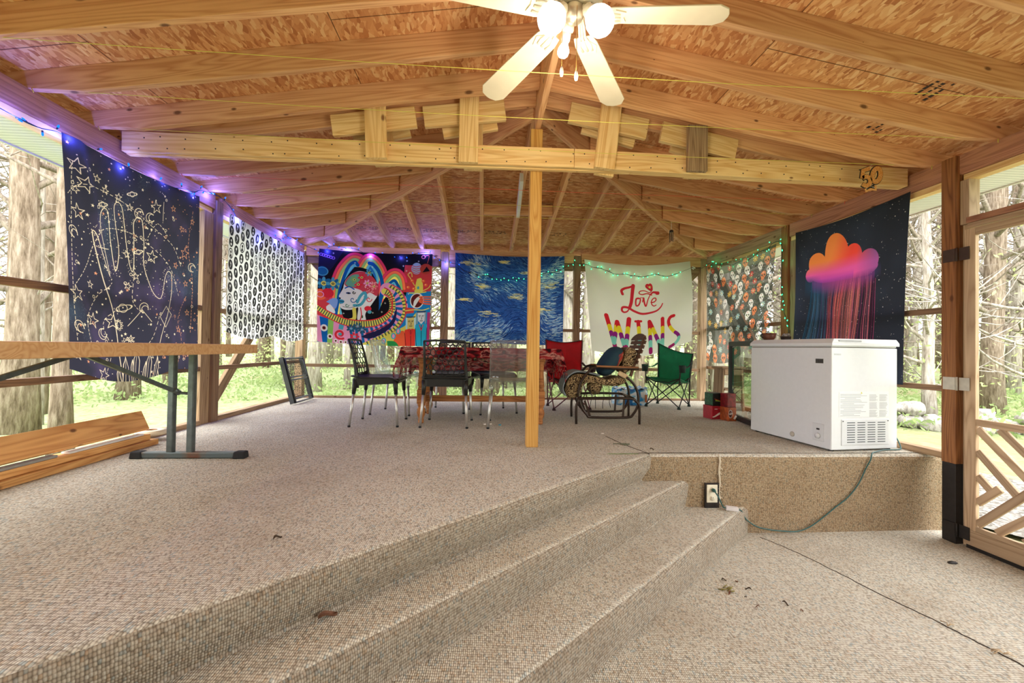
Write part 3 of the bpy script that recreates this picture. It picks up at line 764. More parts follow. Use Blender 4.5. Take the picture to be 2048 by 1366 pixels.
# camp chairs ---------------------------------------------------------
def camp_chair(label, loc, rz, col, dark, frame, w=.40, d=.40, hb=.83, slump=0.0):
    t = thing('camp_chair', label, 'chair', loc, rz, 'folding fabric camp chairs')
    mf = camp_fabric(col[0], col[1]); md = plain('camp_trim_' + col[0], S(*dark), .8)
    mt = plain('camp_frame_' + col[0], S(*frame), .4, .4)
    hw, hd = w / 2, d / 2; bl = {(-1): hb - slump, 1: hb}
    def seat(u, v):
        x = (u - .5) * w; y = (v - .5) * d
        return (x, y, .36 - .055 * math.sin(PI * u) * math.sin(PI * min(1, v * 1.0)) + .02 * v - .06 * (1 - v))
    b = MB(); b.grid(seat, 12, 12); b.build('seat', mf, t, solid=.006)
    def back(u, v):
        x = (u - .5) * (w * (1.0 + .12 * v)); sag = math.sin(PI * u)
        top = bl[-1] + (bl[1] - bl[-1]) * u - .035 * sag
        z = .31 + (top - .31) * v
        return (x, -hd - .02 - .05 * v - .05 * sag * (1 - .6 * v), z)
    b = MB(); b.grid(back, 14, 14); b.build('backrest', mf, t, solid=.006)
    b = MB(); b.tube([back(i / 14, 1) for i in range(15)], .006, 6)
    for u in (0, 1): b.tube([back(u, i / 10) for i in range(11)], .006, 6)
    b.build('binding', md, t)
    b = MB(); b.tube([(-hw, hd, .375), (-hw * .4, hd + .01, .325), (hw * .4, hd + .01, .325), (hw, hd, .375)], .007, 6); b.build('front_binding', md, t)
    for sx in (-1, 1):
        b = MB(); b.grid(lambda u, v: (sx * (hw + .015 + .03 * (v - .5)), -hd - .04 + (d + .06) * u, .55 - .035 * math.sin(PI * u) - .02 * u), 8, 3); b.build('arm_rest', mf if sx > 0 else md, t, solid=.005)
        b = MB(); b.lathe([(.035, 0), (.042, .09), (.038, .09), (.032, .004)], (sx * (hw + .03), hd - .02, .45), n=14); b.build('cup_holder', md, t)
        b = MB(); b.tube([(sx * hw, -hd, .02), (sx * hw * 1.04, -hd - .03, .56), (sx * hw * 1.1, -hd - .07, bl[sx] - .01)], .008, 8); b.build('back_tube', mt, t)
        b = MB(); b.tube([(sx * hw, hd, .30), (sx * (hw + .02), hd, .54)], .008, 8); b.build('arm_tube', mt, t)
    for q in (((-hw, -hd), (hw, hd)), ((hw, -hd), (-hw, hd))): pass
    for (a, c) in (((-hw, hd), (hw, hd)), ((-hw, -hd), (hw, -hd)), ((-hw, -hd), (-hw, hd)), ((hw, -hd), (hw, hd))):
        b = MB(); b.tube([(a[0], a[1], .02), (c[0], c[1], .37)], .007, 8); b.tube([(c[0], c[1], .02), (a[0], a[1], .37)], .007, 8); b.build('cross_legs', mt, t)
    for sx in (-1, 1):
        for sy in (-1, 1):
            b = MB(); b.lathe([(.014, 0), (.022, 0), (.02, .012), (.012, .035)], (sx * hw, sy * hd, 0), n=10); b.build('foot', md, t)
    return t
camp_chair('red folding camp chair standing behind the end of the table', (1.03, 5.09, 0), math.radians(182), ('red', (214, 14, 32)), (50, 18, 20), (110, 60, 66), .43, .40, .835)
camp_chair('green folding camp chair with a sagging seat standing near the white banner', (2.37, 5.30, 0), math.radians(137), ('green', (24, 156, 104)), (30, 48, 40), (48, 46, 46), .41, .40, .82, .14)

# glider rocking chair --------------------------------------------------
gl = thing('glider_chair', 'bronze tube glider rocking chair with paisley cushions, seen sideways', 'chair', (1.2, 4.03, 0))
GX = V((1.2, 0, 0))
loop = [(1.507, .538), (1.29, .539), (1.075, .548), (1.012, .504), (.95, .426), (.92, .34), (.917, .262), (.946, .161), (1.002, .085), (1.05, .062), (1.392, .062), (1.456, .092), (1.503, .181), (1.506, .275), (1.477, .361), (1.428, .423), (1.387, .45)]
base = [(.893, 0), (.891, .161), (.91, .215), (.952, .247), (1.398, .25), (1.478, .22), (1.511, .165), (1.513, 0)]
def smoothp(pts, n=3):
    out = []
    for i in range(len(pts) - 1):
        p0 = pts[max(i - 1, 0)]; p1 = pts[i]; p2 = pts[i + 1]; p3 = pts[min(i + 2, len(pts) - 1)]
        for k in range(n):
            s = k / n
            out.append(tuple(.5 * (2 * b_ + (c_ - a_) * s + (2 * a_ - 5 * b_ + 4 * c_ - d_) * s * s + (3 * b_ - a_ - 3 * c_ + d_) * s ** 3) for a_, b_, c_, d_ in zip(p0, p1, p2, p3)))
    out.append(pts[-1]); return out
DEP = .40
def side(pts, y, sh=0.0): return [(x - 1.2 + sh, y, z) for x, z in pts]
for y, sh in ((0, 0), (DEP, .045)):
    b = MB(); b.tube(side(smoothp(loop), y, sh), .0125, 10); b.build('side_loop', M_BRONZE, gl)
    b = MB(); b.tube(side(smoothp(base), y + (.02 if y else -.02), sh), .0125, 10); b.build('base_tube', M_BRONZE, gl)
    b = MB(); b.bar((.976 - 1.2 + sh, y, .224), (1.034 - 1.2 + sh, y, .061), .02, .006, up=(0, 1, 0)); b.build('swing_link', M_BRONZE, gl); b = MB(); b.bar((1.366 - 1.2 + sh, y, .238), (1.356 - 1.2 + sh, y, .06), .02, .006, up=(0, 1, 0)); b.build('swing_link', M_BRONZE, gl)
    b = MB(); b.bar((1.085 - 1.2 + sh, y, .558), (1.5 - 1.2 + sh, y, .55), .05, .016); b.build('arm_rest', M_BROWN, gl, bevel=.004)
for x in (.93, 1.45):
    b = MB(); b.tube([(x - 1.2, -.02, .25), (x - 1.2 + .045, DEP + .02, .25)], .011, 8); b.build('cross_tube', M_BRONZE, gl)
M_SLAT = wood('dark_slat_wood', (112, 80, 58), (76, 52, 38), grey=(92, 66, 50), knots=False)
rail = [(1.445, .46), (1.475, .56), (1.515, .66), (1.552, .76), (1.583, .866)]
for y, sh in ((.05, 0), (DEP - .05, .04)):
    b = MB()
    pr = side(rail, y, sh)
    for p0, p1 in zip(pr, pr[1:]): b.bar(p0, p1, .022, .03, up=(0, 1, 0))
    b.build('back_rail', M_SLAT, gl)
for z, x in ((.60, 1.487), (.655, 1.51), (.705, 1.529), (.752, 1.546), (.797, 1.562)):
    b = MB(); b.box((x - 1.2 + .012, DEP / 2, z), (.012, DEP + .0, .034), Matrix.Rotation(.32, 3, 'Y')); b.build('back_slat', M_SLAT, gl)
b = MB(); top = [(DEP / 2 + (DEP / 2) * s, .835 + .055 * math.cos(s * PI / 2) ** .7) for s in [i / 7 for i in range(-7, 8)]]
b.prism([(1.574 - 1.2 - .006, DEP, .82)] [::-1] + [(1.574 - 1.2 - .006 + .25 * (z - .82), y, z) for y, z in top[::-1]] + [(1.574 - 1.2 - .006, 0, .82)], (.012, 0, 0)); b.build('back_slat', M_SLAT, gl)
def paisley():
    k = NT('paisley_cloth'); tc = k.n('ShaderNodeTexCoord').outputs['Object']
    n = k.n('ShaderNodeTexNoise', {'Vector': tc, 'Scale': 14.0, 'Detail': 1.5, 'Distortion': 2.2}).outputs['Fac']
    f = k.math('FRACT', k.math('MULTIPLY', n, 7.0))
    c = k.ramp(f, [(.28, S(30, 22, 18)), (.40, S(74, 50, 34)), (.5, S(176, 148, 104)), (.72, S(196, 172, 128)), (.85, S(120, 92, 58)), (1, S(34, 26, 22))])
    return k.surf(k.bsdf(c, .85, spec=.15))
M_PAIS = paisley()
M_DENIM = plain('grey_blue_blanket', S(128, 136, 140), .85, var=.1, scale=14)
def pad(name, pts, y0, y1, m):
    b = MB(); q = smoothp(pts + [pts[0]], 3)[:-1]; n = len(q); rings = []
    for s, y in ((.86, y0), (.96, y0 + .02), (1, y0 + .06), (1, y1 - .06), (.96, y1 - .02), (.86, y1)):
        cx = sum(p[0] for p in q) / n; cz = sum(p[1] for p in q) / n; r = []
        for x, z in q: b.v.append(V((cx + (x - cx) * s - 1.2 + .11 * (y / DEP - .0) * .4, y, cz + (z - cz) * s))); r.append(len(b.v) - 1)
        rings.append(r)
    b.smooth = True
    for r0, r1 in zip(rings, rings[1:]):
        for i in range(n): b.face((r0[i], r0[(i + 1) % n], r1[(i + 1) % n], r1[i]))
    b.face(rings[0][::-1]); b.face(rings[-1]); return b.build(name, m, gl)
seatp = [(.842, .234), (.80, .26), (.785, .331), (.822, .43), (.894, .478), (.985, .472), (1.14, .447), (1.204, .425), (1.315, .452), (1.387, .436), (1.396, .399), (1.316, .362), (1.236, .366), (1.141, .376), (1.045, .395), (.951, .38), (.905, .254)]
pad('seat_cushion', seatp, .02, DEP - .0, M_PAIS)
pad('back_cushion', [(1.346, .52), (1.392, .725), (1.44, .745), (1.49, .72), (1.5, .684), (1.468, .573), (1.411, .50), (1.36, .49)], .03, DEP - .02, M_PAIS)
b = MB(); arcp = smoothp([(.80, .262), (.772, .335), (.812, .442), (.89, .497), (.985, .490), (1.14, .464)], 4)
b.grid(lambda u, v: (lambda p: (p[0] - 1.2 + .03 * v + .006 * math.sin(30 * v), .045 + (DEP - .03) * v, p[1] + .004 * math.sin(17 * v + 9 * u)))(arcp[min(int(u * (len(arcp) - 1) + .5), len(arcp) - 1)]), len(arcp) - 1, 10)
bl_ = b.build('folded_blanket', M_DENIM, solid=.012); bl_.location = (1.2, 4.03, 0); tag(bl_, 'grey blue blanket draped over the front of the glider seat', 'blanket')
def pillow_mat():
    k = NT('teal_red_pillow'); tc = k.n('ShaderNodeTexCoord').outputs['Object']
    n = k.n('ShaderNodeTexNoise', {'Vector': tc, 'Scale': 8.0, 'Detail': 3.0, 'Distortion': 1.0}).outputs['Fac']
    y = k.n('ShaderNodeSeparateXYZ', {0: tc}).outputs
    f = k.math('ADD', k.math('MULTIPLY', y[0], 3.2), k.math('MULTIPLY', n, .8))
    c = k.ramp(f, [(.05, S(40, 66, 78)), (.50, S(40, 62, 72)), (.56, S(176, 52, 40)), (.62, S(150, 60, 44)), (.70, S(190, 168, 120)), (.82, S(50, 70, 70)), (1, S(170, 60, 40))])
    return k.surf(k.bsdf(c, .8, spec=.2))
b = MB(); Mp = Matrix.Rotation(-.62, 3, 'Y')
def pil(u, v):
    a = 2 * PI * u; t_ = PI * v; cx, cy, cz = math.cos(a) * math.sin(t_), math.sin(a) * math.sin(t_), math.cos(t_)
    sq = lambda q: math.copysign(abs(q) ** .7, q)
    return V((.085 * cx, .17 * sq(cy), .17 * sq(cz)))
b.grid(pil, 24, 16); pw = b.build('pillow', pillow_mat()); pw.matrix_world = Matrix.Translation((1.272, 4.21, .602)) @ Matrix.Rotation(.62, 4, 'Y')
tag(pw, 'teal and red throw pillow propped on the glider seat', 'pillow')
b = MB(); b.box((1.355, 4.045, .475), (.10, .025, .045), Matrix.Rotation(.45, 3, 'Y')); b.box((1.40, 4.045, .445), (.03, .025, .06), Matrix.Rotation(-.4, 3, 'Y'))
cz = b.build('cushion_tie', plain('tan_cloth', S(206, 176, 134), .8), bevel=.01); cz.parent = gl; cz.matrix_parent_inverse = Matrix.Translation((-1.2, -4.03, 0))
b = MB()
for x, z0 in ((1.10, .36), (1.17, .36), (1.24, .37), (1.05, .37)):
    pts = [(x - 1.2 + rnd.uniform(-.012, .012), .05 + .0 * i, z0 - .055 * i) for i in range(5)]; b.tube(pts, .003, 5)
b.build('hanging_ties', M_BLACK, gl)
b = MB(); b.blob((1.1 - 1.2, .1, .36), (.075, .07, .075), 4, .2); b.build('cushion_sag', M_PAIS, gl)

# shrink-wrapped pack of bottles by the back wall -----------------------
wp = thing('bottle_pack', 'blue and white shrink-wrapped pack of water bottles by the back wall', 'bottled water', (1.94, 5.52, 0))
def film():
    k = NT('printed_film'); tc = k.n('ShaderNodeTexCoord').outputs['Object']
    n = k.n('ShaderNodeTexNoise', {'Vector': tc, 'Scale': 11.0, 'Detail': 2.0, 'Distortion': .8}).outputs['Fac']
    c = k.ramp(n, [(.36, S(16, 96, 170)), (.47, S(40, 150, 214)), (.54, S(150, 206, 232)), (.62, S(232, 240, 244))])
    return k.surf(k.bsdf(c, .2, spec=.6))
M_FILM = film()
b = MB(); R = random.Random(2)
def wrap(u, v):
    a = 2 * PI * u; sq = lambda q: math.copysign(abs(q) ** .45, q)
    z = .205 * v; k = 1 + .02 * math.sin(17 * a) - .04 * abs(v - .5)
    return (.22 * sq(math.cos(a)) * k, .15 * sq(math.sin(a)) * k, z + .006 * math.sin(11 * a) * v)
b.grid(wrap, 48, 8); b.build('wrap', M_FILM, wp)
for i in range(6):
    for j in range(4):
        b = MB(); x, y = -.18 + .072 * i, -.108 + .072 * j
        b.lathe([(.031, .002), (.031, .13), (.028, .155), (.014, .19), (.013, .2), (.016, .2), (.016, .222), (0, .222)], (x, y, 0), n=10)
        b.build('bottle', M_CLEAR, wp)
b = MB(); b.grid(lambda u, v: (-.21 + .42 * u, -.145 + .29 * v, .212 + .022 * math.sin(9 * u) * math.sin(7 * v) + .012 * math.sin(31 * u + 3)), 20, 14); b.build('top_film', M_FILM, wp)
b = MB(); b.box((.17, -.152, .09), (.025, .004, .10)); b.build('price_patch', plain('orange_patch', S(214, 120, 60), .4), wp)

# drink cartons -----------------------------------------------------------
def carton(label, c, s, m, rz=0.0, deco=None):
    t = thing('drink_carton', label, 'carton', c, rz, 'stacked drink cartons')
    b = MB(); b.box((0, 0, s[2] / 2), s); b.build('box', m, t, bevel=.003)
    if deco: deco(t, s)
    return t
def ribbon(b, pts, w, n, thick=.0015, taper=None):
    """flat stroke through pts (local coords), facing n"""
    n = V(n).normalized(); pts = [V(p) for p in pts]; L = []
    for i, p in enumerate(pts):
        t_ = (pts[min(i + 1, len(pts) - 1)] - pts[max(i - 1, 0)]).normalized(); q = n.cross(t_)
        ww = w[i] if isinstance(w, (list, tuple)) else w
        L.append((p + q * ww / 2, p - q * ww / 2))
    base = len(b.v)
    for a, c in L: b.v += [a + n * thick, c + n * thick, a, c]
    for i in range(len(L) - 1):
        k = base + 4 * i
        for q in ((0, 1, 5, 4), (2, 6, 7, 3), (0, 4, 6, 2), (1, 3, 7, 5)): b.face([k + x for x in q])
def text(name, s, size, loc, rot, m, parent, ex=.0006):
    cu = bpy.data.curves.new(name, 'FONT'); cu.body = s; cu.size = size; cu.align_x = 'CENTER'; cu.align_y = 'CENTER'; cu.extrude = ex
    tmp = bpy.data.objects.new(name, cu); COL.objects.link(tmp); me = bpy.data.meshes.new_from_object(tmp); bpy.data.objects.remove(tmp)
    me.materials.clear(); me.materials.append(m); o = bpy.data.objects.new(name, me); COL.objects.link(o); o.parent = parent
    o.location = loc; o.rotation_euler = rot; return o
M_INKW = plain('white_ink', S(236, 226, 214), .5, var=.01); M_INKK = plain('black_ink', S(30, 28, 28), .6, var=.01)
def d_cola(t, s):
    y = -s[1] / 2 - .001; b = MB(); pts = [(-s[0] / 2 + .004 + (s[0] - .008) * u, y, .045 + .02 * math.sin(3.2 * u - 1.6)) for u in [i / 12 for i in range(13)]]
    ribbon(b, pts, [.010 + .014 * i / 12 for i in range(13)], (0, -1, 0)); b.build('wave_mark', M_INKW, t)
    b = MB(); ribbon(b, [(.012, y, .112), (.026, y, .116), (.04, y, .11)], .012, (0, -1, 0)); b.build('round_mark', plain('red_mark', S(226, 50, 60), .5), t)
    b = MB(); ribbon(b, [(-.03, y, .108), (.004, y, .108)], .007, (0, -1, 0)); b.build('script_mark', M_INKW, t)
def d_root(t, s):
    y = -s[1] / 2 - .001; b = MB(); b.lathe([(0, 0), (.028, 0), (.028, .0015), (0, .0015)], (-.02, y, .075), Matrix.Rotation(PI / 2, 3, 'X') @ Matrix.Diagonal((.8, 1.5, 1)), 24); b.build('oval_mark', M_INKW, t)
    b = MB(); b.lathe([(0, 0), (.025, 0), (.025, .0015), (0, .0015)], (-.02, y - .001, .075), Matrix.Rotation(PI / 2, 3, 'X') @ Matrix.Diagonal((.8, 1.5, 1)), 24); b.build('oval_fill', plain('brown_fill', S(96, 40, 24), .5), t)
    text('letters', 'A&W', .022, (-.02, y - .0025, .075), (PI / 2, 0, 0), M_INKW, t)
    b = MB(); ribbon(b, [(.022, y, .02), (.05, y, .055)], .02, (0, -1, 0)); b.build('stripe_mark', M_INKW, t)
def d_green(t, s):
    y = -s[1] / 2 - .001; b = MB(); ribbon(b, [(-.03, y, .06), (.0, y, .055), (.045, y, .045)], [.018, .012, .004], (0, -1, 0)); b.build('flash_mark', plain('lime_mark', S(150, 190, 60), .5), t)
    b = MB(); ribbon(b, [(-.04, y, .075), (.0, y, .062), (.045, y, .05)], [.008, .006, .002], (0, -1, 0)); b.build('flash_mark', plain('red_flash', S(196, 50, 50), .5), t)
    b = MB(); b.box((-s[0] / 2 - .001, 0, .07), (.002, s[1] * .9, .12)); b.build('side_panel', plain('green_panel', S(40, 96, 66), .5, var=.3, scale=60), t)
cz_ = math.radians(8)
carton('red drink carton with a white wave, bottom of the stack near the wooden stool', (2.462, 4.40, 0), (.115, .15, .14), plain('cola_red', S(176, 26, 48), .4, var=.12, scale=22), cz_, d_cola)
carton('orange and brown root beer carton at the bottom, beside the black framed glass', (2.56, 4.27, 0), (.10, .12, .14), plain('rootbeer_orange', S(178, 84, 34), .45, var=.3, scale=26), cz_, d_root)
carton('black and green drink carton on top of the red wave carton', (2.474, 4.40, .1405), (.115, .14, .135), plain('carton_black', S(22, 30, 26), .4, var=.3), cz_, d_green)
carton('dark red drink carton on top of the orange carton', (2.565, 4.28, .1405), (.10, .11, .14), plain('carton_red', S(140, 26, 32), .4, var=.3, scale=24), cz_)

# little wooden stool behind the cartons --------------------------------
st_ = thing('wooden_stool', 'small bare wooden step stool behind the drink cartons', 'stool', (3.0, 5.0, 0))
b = MB(); b.box((0, 0, .525), (.30, .24, .022)); b.build('seat', M_GREY, st_, bevel=.003)
for x in (-.115, .115): board('leg', (x * 1.18, 0, 0), (x, 0, .514), .2, .024, M_GREY, up=(1, 0, 0), parent=st_)
board('step', (-.115, -.02, .26), (.115, -.02, .26), .2, .02, M_GREY, parent=st_)
board('rail', (-.11, -.10, .47), (.11, -.10, .47), .02, .07, M_GREY, parent=st_)

# black framed glass cooler door standing loose ---------------------------
gp0, gp1 = V((2.703, 4.47, 0)), V((2.575, 3.80, 0)); gd = (gp1 - gp0).normalized(); Lg = (gp1 - gp0).length
gd_o = thing('glass_door_panel', 'loose black framed glass door panel standing upright beside the white freezer', 'glass door', (gp0 + gp1) / 2, math.atan2(gd.y, gd.x))
H = .825
for nm, p0, p1 in (('frame_stile', (-Lg / 2 + .02, 0, 0), (-Lg / 2 + .02, 0, H)), ('frame_stile', (Lg / 2 - .02, 0, 0), (Lg / 2 - .02, 0, H)), ('frame_rail', (-Lg / 2 + .04, 0, .03), (Lg / 2 - .04, 0, .03)), ('frame_rail', (-Lg / 2 + .04, 0, H - .022), (Lg / 2 - .04, 0, H - .022))):
    b = MB(); b.bar(p0, p1, .045, .042 if nm == 'frame_stile' else .05, up=(1, 0, 0) if nm == 'frame_stile' else (0, 0, 1)); b.build(nm, M_BLACKP, gd_o, bevel=.004)
b = MB(); b.box((0, 0, H / 2), (Lg - .08, .016, H - .1)); b.build('glass_pane', M_GLASS, gd_o)

# chest freezer -------------------------------------------------------------
fz = thing('chest_freezer', 'white chest freezer with a vented end standing at the edge of the deck', 'freezer', (2.536, 2.924, 0), math.radians(6.5))
fw, fd, fh = .585, .80, .762
b = MB()
v = [(0, 0), (fw, 0), (fw, fd), (0, fd)]
b.prism([(x, y, .012) for x, y in v], (0, 0, fh - .012)); b.build('body', M_WHITE, fz, bevel=.006)
b = MB(); b.prism([(.004, .004, fh + .006), (fw - .004, .004, fh + .006), (fw - .004, fd - .004, fh + .006), (.004, fd - .004, fh + .006)], (0, 0, .012)); b.prism([(-.008, -.012, fh + .014), (fw + .006, -.012, fh + .014), (fw + .006, fd + .006, fh + .014), (-.008, fd + .006, fh + .014)], (0, 0, .022))
base_i = len(b.v); q0 = [(-.008, -.012), (fw + .006, -.012), (fw + .006, fd + .006), (-.008, fd + .006)]; q1 = [(.018, -.002), (fw - .01, -.002), (fw - .01, fd - .01), (.018, fd - .01)]
b.v += [V((x, y, fh + .036)) for x, y in q0] + [V((x, y, fh + .066)) for x, y in q1]
for i in range(4): b.face((base_i + i, base_i + (i + 1) % 4, base_i + 4 + (i + 1) % 4, base_i + 4 + i))
b.face([base_i + 4 + i for i in range(4)]); b.build('lid', M_WHITE, fz, bevel=.003)
b = MB(); b.box((fw / 2, fd / 2, fh + .003), (fw - .02, fd - .02, .012)); b.build('seal', plain('grey_seal', S(120, 112, 100), .7), fz)
b = MB(); b.box((.15, -.0065, fh + .05), (.20, .012, .014)); b.build('handle_recess', plain('recess_grey', S(176, 178, 180), .4), fz, bevel=.004)
M_VENT = plain('vent_white', S(216, 218, 220), .4, var=.01)
vx0, vx1, vz0, vz1 = .085, .505, .045, .235
def frame_rect(b, x0, x1, z0, z1, y, w=.004, t=.004):
    for a, c in (((x0, z0), (x1, z0)), ((x0, z1), (x1, z1)), ((x0, z0), (x0, z1)), ((x1, z0), (x1, z1))): b.bar((a[0], y, a[1]), (c[0], y, c[1]), t, w)
b = MB(); b.box(((vx0 + vx1) / 2, -.002, (vz0 + vz1) / 2), (vx1 - vx0, .006, vz1 - vz0)); vent = b.build('vent_panel', M_VENT, fz, bevel=.004)
b = MB()
for cx in (.165, .255, .345, .435):
    for i in range(9): b.box((cx, -.0052, .068 + .0178 * i), (.068, .002, .0058))
b.build('vent_slot', plain('slot_dark', S(74, 80, 84), .6), vent)
b = MB()
for x, z in ((.095, .222), (.493, .222)): b.lathe([(.004, 0), (.004, .003), (0, .003)], (x, -.005, z), Matrix.Rotation(PI / 2, 3, 'X'), 8)
b.build('vent_screw', M_DARKM, vent)
M_STK = plain('sticker_white', S(232, 233, 233), .35, var=.01); M_TXT = plain('sticker_text_grey', S(168, 170, 172), .6, var=.01)
b = MB(); b.box((.285, -.0008, .345), (.44, .0016, .185)); stk = b.build('sticker', M_STK, fz)
b = MB(); R = random.Random(8)
for i in range(17):
    z = .418 - .0098 * i
    if i % 4 == 3: b.box((.085 + R.uniform(.05, .09), -.002, z), (.10, .0008, .0032)); continue
    L = R.uniform(.17, .235); b.box((.075 + L / 2, -.002, z), (L, .0008, .0032))
for cx in (.365, .455):
    for i in range(26):
        if i in (8, 17): continue
        L = R.uniform(.055, .075); b.box((cx - .035 + L / 2, -.002, .415 - .0064 * i), (L, .0008, .0026))
b.build('small_print', M_TXT, stk)
b = MB(); b.prism([(.252, -.002, .424), (.268, -.002, .424), (.26, -.002, .438)], (0, -.0008, 0)); b.build('warning_mark', plain('warning_yellow', S(206, 200, 90), .5), stk)
b = MB(); b.box((.05, -.0006, .712), (.062, .0012, .012)); b.build('grey_label', plain('label_grey', S(190, 192, 194), .5), fz)
b = MB(); b.box((-.002, .098, .66), (.004, .062, .034)); bd = b.build('badge', plain('badge_grey', S(98, 96, 88), .35, .5), fz)
b = MB()
for i in range(4): b.box((-.0045, .122 - .016 * i, .66), (.001, .009, .016))
b.build('badge_mark', plain('badge_mark_dark', S(60, 58, 54), .4), bd)
cp = MB(); cp.box((-.002, .105, .125), (.005, .095, .13)); cpo = cp.build('control_panel', M_VENT, fz, bevel=.003)
b = MB(); b.lathe([(.021, 0), (.019, .012), (0, .012)], (-.004, .105, .098), Matrix.Rotation(-PI / 2, 3, 'Y'), 20); b.build('dial', M_WHITE, cpo)
b = MB(); b.box((-.005, .105, .148), (.002, .026, .012)); b.build('switch', M_BLACK, cpo)
b = MB(); b.lathe([(.02, 0), (.02, .004), (.012, .004)], (-.001, .34, .062), Matrix.Rotation(-PI / 2, 3, 'Y'), 20); b.build('drain_cap', plain('cap_grey', S(196, 190, 178), .5), fz)
for x in (.04, fw - .04):
    for y in (.04, fd - .04):
        b = MB(); b.lathe([(.018, 0), (.018, .014)], (x, y, 0), n=10); b.build('foot', M_RUBBER, fz)
ZT = fh + .066
ca, sa = math.cos(math.radians(6.5)), math.sin(math.radians(6.5))
def onfz(x, y): return (2.536 + ca * x - sa * y, 2.924 + sa * x + ca * y, ZT)
bw = thing('wooden_bowl', 'dark brown round bowl standing on the far corner of the freezer lid', 'bowl', onfz(.095, .70))
b = MB(); b.lathe([(.0, .004), (.035, 0), (.052, .02), (.058, .062), (.054, .062), (.048, .022), (0, .01)], n=26); b.build('body', plain('reddish_bowl', S(112, 62, 42), .5, var=.3, scale=18), bw)
b = MB(); b.tube([(-.05, 0, .055), (-.07, 0, .05), (-.075, 0, .035), (-.055, 0, .02)], .005, 6); b.build('handle', M_BLACK, bw)
bk = thing('small_basket', 'little dark basket heaped with pale pine cones on the freezer lid', 'basket', onfz(.27, .70))
b = MB(); b.lathe([(0, 0), (.036, 0), (.043, .036), (.041, .036), (.034, .004), (0, .004)], n=20); b.build('body', plain('dark_basket', S(52, 38, 30), .7, var=.3), bk)
R = random.Random(5); mc = plain('pale_cone', S(176, 172, 164), .8, var=.4, scale=120)
for i in range(9):
    a = R.uniform(0, 6.28); r = .026 * math.sqrt(R.random()); b = MB(); b.blob((r * math.cos(a), r * math.sin(a), .042 + R.uniform(0, .016) * (1.2 - r / .03)), (.012, .012, .015), i, .25, 8, 6); b.build('pine_cone', mc, bk)
